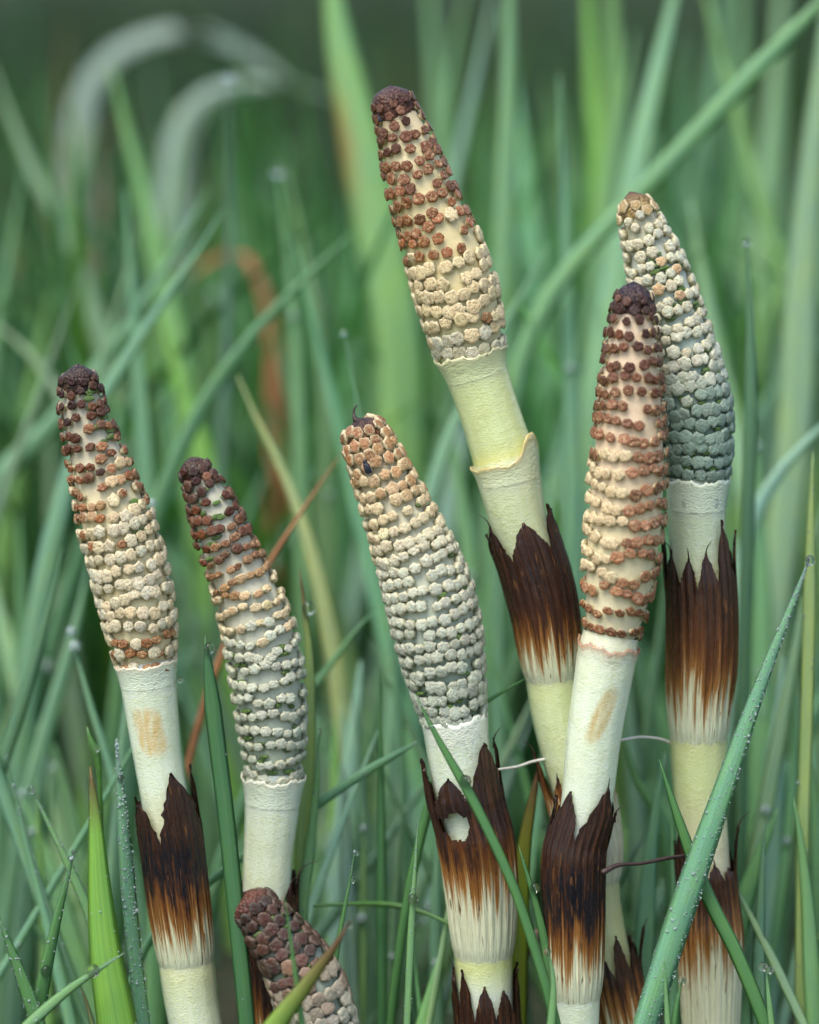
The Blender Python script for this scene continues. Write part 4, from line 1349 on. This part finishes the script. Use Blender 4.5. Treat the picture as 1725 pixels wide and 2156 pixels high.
back([(690, -160), (700, -30), (722, 120), (762, 300), (800, 480), (840, 700), (850, 900)], 112, 120, (0.17, 0.30, 0.09), 'wide arching light green blade with orange edge behind the tallest cone', twist=0.1, taper=0.25, edge=1.0)
back([(895, -140), (905, 0), (925, 250), (940, 500), (945, 800), (950, 1100)], 60, 190, G5)
back([(985, -60), (960, 80), (940, 230), (935, 420), (930, 700)], 42, 160, G5)
back([(1078, -160), (1075, 0), (1072, 250), (1066, 550), (1060, 900), (1055, 1200)], 80, 105, (0.15, 0.27, 0.13))
back([(1235, -160), (1240, 0), (1250, 180), (1265, 400), (1275, 700)], 72, 150, (0.17, 0.33, 0.03), 'vivid yellow-green blade rising above the grey-green cone')
back([(1178, 150), (1182, 260), (1190, 450), (1198, 700), (1205, 1000), (1210, 1300)], 46, 85, G3)
back([(1440, -140), (1418, 0), (1372, 200), (1330, 400), (1290, 650), (1255, 900), (1230, 1200)], 92, 105, (0.17, 0.30, 0.19), 'wide blue-sage blade slanting down behind the pointed cream cone top')
back([(1335, 60), (1318, 180), (1290, 350), (1262, 560), (1240, 800)], 58, 140, G5)
back([(1800, -70), (1725, 10), (1560, 180), (1400, 350), (1260, 495), (1160, 620), (1090, 780), (1060, 1000)], 40, 80, (0.12, 0.25, 0.11), 'long straight blade crossing diagonally behind the pointed cream cone', twist=0.3, taper=0.1)
back([(1470, -120), (1490, 0), (1545, 220), (1605, 440), (1650, 600), (1680, 800), (1700, 1000)], 48, 130, (0.18, 0.30, 0.09))
back([(1562, -160), (1560, 0), (1558, 250), (1555, 520), (1560, 900)], 66, 190, G5)
back([(1735, 370), (1690, 460), (1640, 580), (1600, 720), (1570, 900)], 50, 140, (0.15, 0.28, 0.07))
back([(1640, 460), (1670, 600), (1700, 760), (1735, 950)], 130, 260, (0.05, 0.15, 0.07))
back([(1760, 690), (1680, 770), (1620, 830), (1560, 960)], 36, 110, G3)
back([(-20, 130), (20, 240), (75, 370), (130, 470), (175, 580), (220, 720)], 60, 140, (0.22, 0.30, 0.20), 'pale grey-green blade with a bright blurred drop, far upper left',
     drops=((0.24, 0.0022, 'blurred bright drop on the pale grey-green blade', 0.0),))
back([(232, 130), (256, 230), (292, 370), (330, 540), (370, 720), (400, 900), (420, 1100)], 72, 130, (0.15, 0.29, 0.08))
back([(262, 390), (272, 520), (285, 700), (300, 900), (315, 1150)], 58, 85, (0.10, 0.22, 0.12))
back([(440, 390), (400, 470), (330, 590), (230, 740), (120, 880), (0, 1000), (-60, 1080)], 50, 95, (0.13, 0.25, 0.15))
back([(470, 440), (410, 540), (340, 640), (250, 780), (180, 900), (120, 1100)], 50, 70, (0.12, 0.24, 0.16), 'blue-green blade slanting from upper right above the dark cone tip')
back([(752, 480), (690, 540), (600, 630), (520, 720), (430, 850), (360, 1000)], 48, 78, (0.09, 0.21, 0.09))
back([(482, 150), (484, 300), (484, 500), (476, 720), (468, 900), (460, 1150)], 26, 105, (0.04, 0.10, 0.07), 'thin dark blade carrying a blurred drop at its top',
     drops=((0.004, 0.0014, 'blurred drop on the top of the thin dark blade', 0.0),))
back([(584, 340), (596, 450), (612, 600), (625, 760), (635, 1000)], 42, 100, G5, drops=((0.01, 0.0016, 'blurred drop on a pair of sage blade tips', 0.0),))
back([(600, 345), (625, 450), (655, 600), (678, 760), (690, 1000)], 36, 108, (0.18, 0.27, 0.12))
back([(335, 640), (360, 740), (395, 850), (430, 980), (455, 1150)], 84, 115, (0.19, 0.36, 0.04), 'vivid light green blade left of the rusty fallen leaf')
back([(50, 350), (34, 450), (14, 580), (-10, 720), (-30, 900)], 40, 120, G5)
back([(500, 790), (545, 890), (595, 990), (640, 1110)], 44, 66, (0.36, 0.36, 0.17), 'straw-coloured blade above the brown-black cone')
back([(-40, 660), (20, 705), (100, 790), (160, 900)], 44, 110, (0.30, 0.36, 0.28))
back([(722, 690), (738, 770), (755, 860), (775, 960), (800, 1100)], 22, 48, G3, 'thin pale blue blade with a bead on its tip behind the nibbled cone',
     drops=((0.005, 0.0009, 'bead on the tip of the thin pale blue blade', 0.0),))
back([(770, 420), (785, 560), (800, 720), (810, 900), (830, 1150)], 96, 140, (0.12, 0.26, 0.10))
back([(560, 640), (590, 760), (640, 900), (690, 1100)], 60, 150, (0.10, 0.23, 0.09))
back([(1160, 510), (1120, 580), (1060, 690), (990, 820), (930, 960), (880, 1150)], 40, 72, (0.16, 0.28, 0.20))
back([(1780, 850), (1700, 930), (1630, 1010), (1580, 1120), (1560, 1300)], 62, 62, G7, 'pale blue wet leaf blade with drops right of the grey-green cone')
back([(1650, 1380), (1642, 1480), (1630, 1620), (1615, 1800), (1610, 2000)], 64, 55, G7, 'pale blue wet blade standing behind the long dewy blade')
back([(760, 1390), (750, 1500), (735, 1650), (720, 1800), (710, 2000)], 70, 58, G7, 'pale blue wet blade between the grey-white cone and the thick cone')
back([(720, 1480), (730, 1600), (745, 1750), (760, 1950)], 46, 66, (0.2, 0.32, 0.27))
back([(930, 860), (960, 980), (985, 1150), (1000, 1400)], 60, 90, (0.14, 0.27, 0.12))
back([(1000, 830), (960, 990), (930, 1150), (900, 1400)], 44, 110, (0.12, 0.24, 0.16))
back([(1590, 900), (1600, 1100), (1605, 1300), (1600, 1600)], 56, 80, (0.11, 0.25, 0.10))
back([(1660, 560), (1670, 800), (1668, 1000), (1660, 1300)], 50, 100, (0.10, 0.24, 0.10))
back([(190, 1170), (160, 1320), (110, 1500), (60, 1700)], 44, 70, (0.16, 0.29, 0.2))
back([(40, 1080), (46, 1250), (50, 1450), (60, 1700)], 50, 90, (0.09, 0.22, 0.08))
back([(150, 1330), (190, 1480), (240, 1640), (280, 1800)], 30, 40, (0.14, 0.27, 0.19))
back([(800, 1270), (740, 1340), (680, 1420), (600, 1520)], 34, 46, (0.08, 0.2, 0.08))
back([(1310, 1540), (1340, 1640), (1390, 1720), (1420, 1850), (1430, 2000)], 46, 36, (0.06, 0.17, 0.03), 'deep green blade in the gap behind the black sheath stem')
back([(1400, 1580), (1380, 1720), (1365, 1850), (1355, 2050)], 42, 30, (0.13, 0.27, 0.18))
back([(1640, 1700), (1600, 1800), (1560, 1920), (1530, 2080)], 60, 32, (0.10, 0.24, 0.06))
back([(1672, 1680), (1690, 1800), (1705, 1950), (1715, 2150)], 40, 18, G5)
back([(1700, 1560), (1715, 1700), (1728, 1900), (1735, 2150)], 44, 34, (0.10, 0.23, 0.09))

def vary(pts, w, d, where, group, q, **kw):
    nm, base = KINDS[q.integers(0, len(KINDS))]
    k = float(q.uniform(0.55, 1.3))
    o = back(pts, w, d, tuple(v * k for v in base), label=f'{blade_words(pts, w, base)} {where}', **kw)
    o['group'] = group
    return o


# fill: individual blades at random between 25 and 260 mm behind the shoots
frng = np.random.default_rng(5)
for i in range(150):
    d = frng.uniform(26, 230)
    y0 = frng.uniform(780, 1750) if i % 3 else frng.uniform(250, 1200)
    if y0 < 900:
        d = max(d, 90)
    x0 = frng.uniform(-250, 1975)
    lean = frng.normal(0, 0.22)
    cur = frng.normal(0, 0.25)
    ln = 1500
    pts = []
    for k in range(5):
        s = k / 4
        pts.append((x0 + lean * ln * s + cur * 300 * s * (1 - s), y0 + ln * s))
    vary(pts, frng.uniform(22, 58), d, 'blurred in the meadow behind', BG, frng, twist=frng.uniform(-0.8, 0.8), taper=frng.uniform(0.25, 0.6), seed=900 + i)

for i in range(34):
    d = frng.uniform(95, 260)
    x0 = frng.uniform(-150, 1875)
    y0 = frng.uniform(-250, 650)
    if x0 < 720 and y0 < 420:
        continue
    lean = frng.normal(0, 0.16)
    pts = [(x0 + lean * 1500 * k / 4 + frng.normal(0, 0.2) * 200 * k / 4 * (1 - k / 4), y0 + 1500 * k / 4) for k in range(5)]
    vary(pts, frng.uniform(45, 85), d, 'blurred in the meadow behind', BG, frng, twist=frng.uniform(-0.5, 0.5), taper=frng.uniform(0.3, 0.5), seed=1200 + i)

# thin fresh blades low between the stems
for i in range(80):
    d = frng.uniform(14, 75)
    x0 = frng.uniform(-120, 1850)
    y0 = frng.uniform(1350, 2020)
    lean = frng.normal(0, 0.30)
    cur = frng.normal(0, 0.3)
    pts = [(x0 + lean * 900 * k / 4 + cur * 260 * k / 4 * (1 - k / 4), y0 + 900 * k / 4) for k in range(5)]
    vary(pts, frng.uniform(11, 34), d, 'rising low between the horsetail stems', LOW, frng, twist=frng.uniform(-0.6, 0.6), taper=frng.uniform(0.3, 0.6), seed=1500 + i,
         dew=int(frng.integers(0, 40)), dewr=0.0002)

# blurred drops sitting on the blades behind
blist = [b for b in BLADES.values() if b.get('group') in (BG, LOW)]
for i in range(120):
    b = blist[frng.integers(0, len(blist))]
    vs = b.data.vertices
    k = int(len(vs) // 8 * frng.random() ** 1.6 * 0.5)
    P = np.array(vs[k * 8 + 2].co) + np.array(b.location)
    v = P - CAM
    if (v @ fwd) < DIST + 0.03:
        continue
    r = frng.uniform(0.0006, 0.0014)
    o = drop(P - fwd * r * 0.6, r, 'blurred bright dew drop on a grass blade behind the horsetails', 'dew drops on the blades behind')
    o.data = ME_DROPW  # pale dew material paints in the bright glints of these drops

# far grass: one mass of blades, denser near, out to several metres
N = 6000
dd = 0.20 + 5.5 * frng.random(N) ** 2.6
xx = frng.uniform(-1, 1, N) * (0.25 + 0.22 * (0.7 + dd))
yy = dd + frng.normal(0, 0.02, N)
hh = frng.uniform(0.09, 0.27, N) * (0.9 + 0.1 * dd.clip(0, 3))
ang = frng.uniform(0, 6.28, N)
ben = frng.uniform(0.02, 0.6, N)
fac = frng.uniform(-1.0, 1.0, N)
wid = frng.uniform(0.0025, 0.0062, N) * (1 + 0.25 * dd)
ns = 7
t = np.linspace(0, 1, ns)
cx = xx[:, None] + np.cos(ang)[:, None] * (ben * hh)[:, None] * t[None] ** 2
cy = yy[:, None] + np.sin(ang)[:, None] * (ben * hh)[:, None] * t[None] ** 2
cz = hh[:, None] * (t[None] - 0.35 * ben[:, None] * t[None] ** 2) - 0.004
wv = wid[:, None] * np.minimum(1, (1.02 - t[None]) / 0.5) ** 0.7
ax_, ay_ = np.cos(fac)[:, None], np.sin(fac)[:, None]
L_ = np.stack([cx - ax_ * wv / 2, cy - ay_ * wv / 2, cz + wv * 0.12], -1)
M_ = np.stack([cx + 0 * wv, cy + wv * 0.18, cz], -1)
R_ = np.stack([cx + ax_ * wv / 2, cy + ay_ * wv / 2, cz + wv * 0.12], -1)
V = np.stack([L_, M_, R_], 2).reshape(-1, 3)
idx = np.arange(N * ns * 3).reshape(N, ns, 3)
F1 = np.stack([idx[:, :-1, 0], idx[:, :-1, 1], idx[:, 1:, 1], idx[:, 1:, 0]], -1).reshape(-1, 4)
F2 = np.stack([idx[:, :-1, 1], idx[:, :-1, 2], idx[:, 1:, 2], idx[:, 1:, 1]], -1).reshape(-1, 4)
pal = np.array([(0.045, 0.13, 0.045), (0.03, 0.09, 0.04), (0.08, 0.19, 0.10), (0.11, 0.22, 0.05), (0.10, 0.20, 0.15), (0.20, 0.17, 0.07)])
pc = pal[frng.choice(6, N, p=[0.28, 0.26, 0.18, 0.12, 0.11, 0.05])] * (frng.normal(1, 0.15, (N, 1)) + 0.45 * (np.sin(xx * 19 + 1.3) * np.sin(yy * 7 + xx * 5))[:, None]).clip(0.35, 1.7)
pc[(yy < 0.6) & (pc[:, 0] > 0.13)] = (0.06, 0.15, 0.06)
Cc = np.repeat(pc * (1.5 - 1.05 * sst(0.45, 1.1, yy))[:, None], ns * 3, 0)  # farther blades darkened: deep shade at the back put into their colour
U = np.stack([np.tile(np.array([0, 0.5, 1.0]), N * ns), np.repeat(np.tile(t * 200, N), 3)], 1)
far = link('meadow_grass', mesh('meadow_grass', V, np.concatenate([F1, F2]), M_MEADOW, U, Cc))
far['kind'] = 'stuff'
far['label'] = 'dense mass of blurred meadow grass behind everything'
far['category'] = 'grass'


# ------------------------------------------------------------------ fallen and arching leaves behind
def leaf(pts, w, d, mat, label, name='dead_leaf', cat='leaf', col=(0.3, 0.3, 0.3), taper=0.3, twist=0.4):
    Q, T, A, N, ww, f = blade_geo(pts, w, d, twist, 0.4, taper, wob=0.5, seed=int(pts[0][0]) + 7)
    B = Q[-1].copy()
    o = link(name, blade_mesh(name, Q, A, N, ww, f, B, mat, 0.4), None, (*col, 1))
    o.location = B
    return tag(o, label, cat)


leaf([(400, 590), (450, 545), (510, 530), (550, 590), (572, 660), (585, 760), (590, 900)], 74, 190, M_DEAD, 'rusty orange dead leaf blurred behind the grass')
leaf([(200, 330), (215, 420), (225, 520), (235, 640)], 70, 330, M_DEADPINK, 'pinkish brown dead leaf blurred far behind')
leaf([(170, 560), (210, 600), (240, 680), (250, 800)], 60, 250, M_DEADPINK, 'pale brown dead leaf blurred below the pinkish one')
leaf([(100, 700), (140, 740), (160, 830), (170, 950)], 48, 200, M_DEAD, 'small tan dead leaf left of the dark cone tip')
leaf([(722, 950), (680, 1010), (620, 1100), (560, 1195), (500, 1300)], 18, 44, M_DEAD, 'thin brown dead stalk slanting left of the nibbled cone', name='dead_stalk', cat='stalk', twist=0.1)
leaf([(640, 210), (600, 165), (520, 110), (400, 66), (290, 90), (215, 140), (170, 230), (150, 420), (140, 700)], 74, 290, M_BLADE, 'grey-blue leaf blade arching over, blurred far behind', name='arching_leaf', col=(0.36, 0.45, 0.45), twist=0.0)
leaf([(720, 215), (640, 185), (540, 180), (450, 200), (395, 250), (370, 340), (360, 600)], 78, 270, M_BLADE, 'paler grey-blue leaf arching below the other arching leaf', name='arching_leaf', col=(0.44, 0.55, 0.56), twist=0.0)
leaf([(1170, 1940), (1130, 1975), (1095, 2010), (1080, 2100)], 90, 18, M_DEADPINK, 'pinkish brown withered leaf behind the torn and black sheaths', twist=0.2)

# ------------------------------------------------------------------ small things on and between the shoots
o = px_tube('dried_tendril', [(1268, 1838, -11), (1300, 1822, -9), (1350, 1818, -6), (1410, 1806, -2), (1462, 1800, 3)], [13, 11, 7, 8, 9, 5], M_TWIG)
tag(o, 'dark dried tendril reaching from the black sheath to the ribbed sheath', 'tendril')
o = px_tube('white_root', [(1280, 1562, 4), (1310, 1558, 5), (1350, 1552, 8), (1390, 1556, 10), (1420, 1568, 12)], [6, 7, 6, 8], M_WHITE)
tag(o, 'thin white root strand between two pale stems on the right', 'root')
o = px_tube('white_root', [(1150, 1598, 9), (1120, 1604, 8), (1090, 1614, 6), (1040, 1622, 2), (1015, 1630, 0)], [7, 6, 6, 5], M_WHITE)
tag(o, 'thin white root strand behind the big torn tooth', 'root')
o = px_tube('green_stalk', [(660, 1908, 16), (740, 1903, 18), (830, 1906, 20), (900, 1924, 18), (960, 1952, 14)], [6, 9, 14, 9, 8], M_GREENSTALK)
tag(o, 'thin dark green stalk lying level behind the low brown cone', 'stalk')
P = [(184, 1530, 10), (192, 1560, 10), (203, 1580, 10), (210, 1640, 10), (213, 1750, 12), (216, 1900, 12), (225, 2200, 12)]
o = px_tube('green_shoot', P, [3, 13, 20, 11, 11, 11, 12], M_GREENSTALK, sub=40)
tag(o, 'thin green shoot with a swollen bud behind the broad bright blade', 'shoot')
drop(at(203, 1576, 0.008), 0.0008, 'small drop on the bud of the thin green shoot')

# loose drops hanging on the shoots
drop(at(381, 1432, 0.001), 0.0007, 'small drop clinging below the collar of the cream cone')
a1 = AX[4]
# thread on the nibbled tip and the two dark pits below it
root4 = [o for o in bpy.data.objects if o.type == 'EMPTY' and 'nibbled' in o.get('label', '')][0]
b4 = np.array(root4.location)
px_tube('thread', [(756, 890, -1.2), (748, 882, -1.6), (745, 870, -1.6), (746, 862, -1.6), (752, 852, -1.6)], [26, 12, 5, 4, 3], M_TWIG, root4, b4)


def fly(x, y, d, ln, label):
    P = at(x, y, d)
    e = empty('fly', P)
    tag(e, label, 'fly')
    V, F = ICO3
    link('body', mesh('body', V * np.array([0.34, 0.34, 0.5]) * ln, F, M_FLY), e)
    link('head', mesh('head', V * 0.22 * ln + np.array([0.05, 0, 0.55]) * ln, F, M_FLY), e)
    w = V * np.array([0.22, 0.05, 0.42]) * ln
    link('wing', mesh('wing', w + np.array([0.14, -0.33, -0.3]) * ln, F, M_FLY), e)
    link('wing', mesh('wing', w + np.array([-0.14, -0.33, -0.3]) * ln, F, M_FLY), e)
    e.rotation_euler = (0, R(-25), 0)


def surf(axis, y, th, prof, lift=0.0):
    l = np.array([axis.l(y)])
    return axis.ring(l, np.array([th]), axis.rad(l, prof) + lift)[0]


p = surf(AX[5], 240, -0.75, SPECS[4]['cone_w'], 0.0003)
v = p - CAM
dep = v @ fwd - DIST
kx = (p - CAM) @ rgt / (v @ fwd) * DIST / MM + 862.5
fly(kx, 1078 - ((p - CAM) @ upv) / (v @ fwd) * DIST / MM, dep, 0.0011, 'tiny blue-black fly on the tip of the tallest cone')
p = surf(AX[4], 972, -0.35, SPECS[3]['cone_w'], 0.0001)
v = p - CAM
fly(v @ rgt / (v @ fwd) * DIST / MM + 862.5, 1078 - (v @ upv) / (v @ fwd) * DIST / MM, v @ fwd - DIST, 0.0021, 'small black beetle-like fly on the nibbled rusty cone tip')
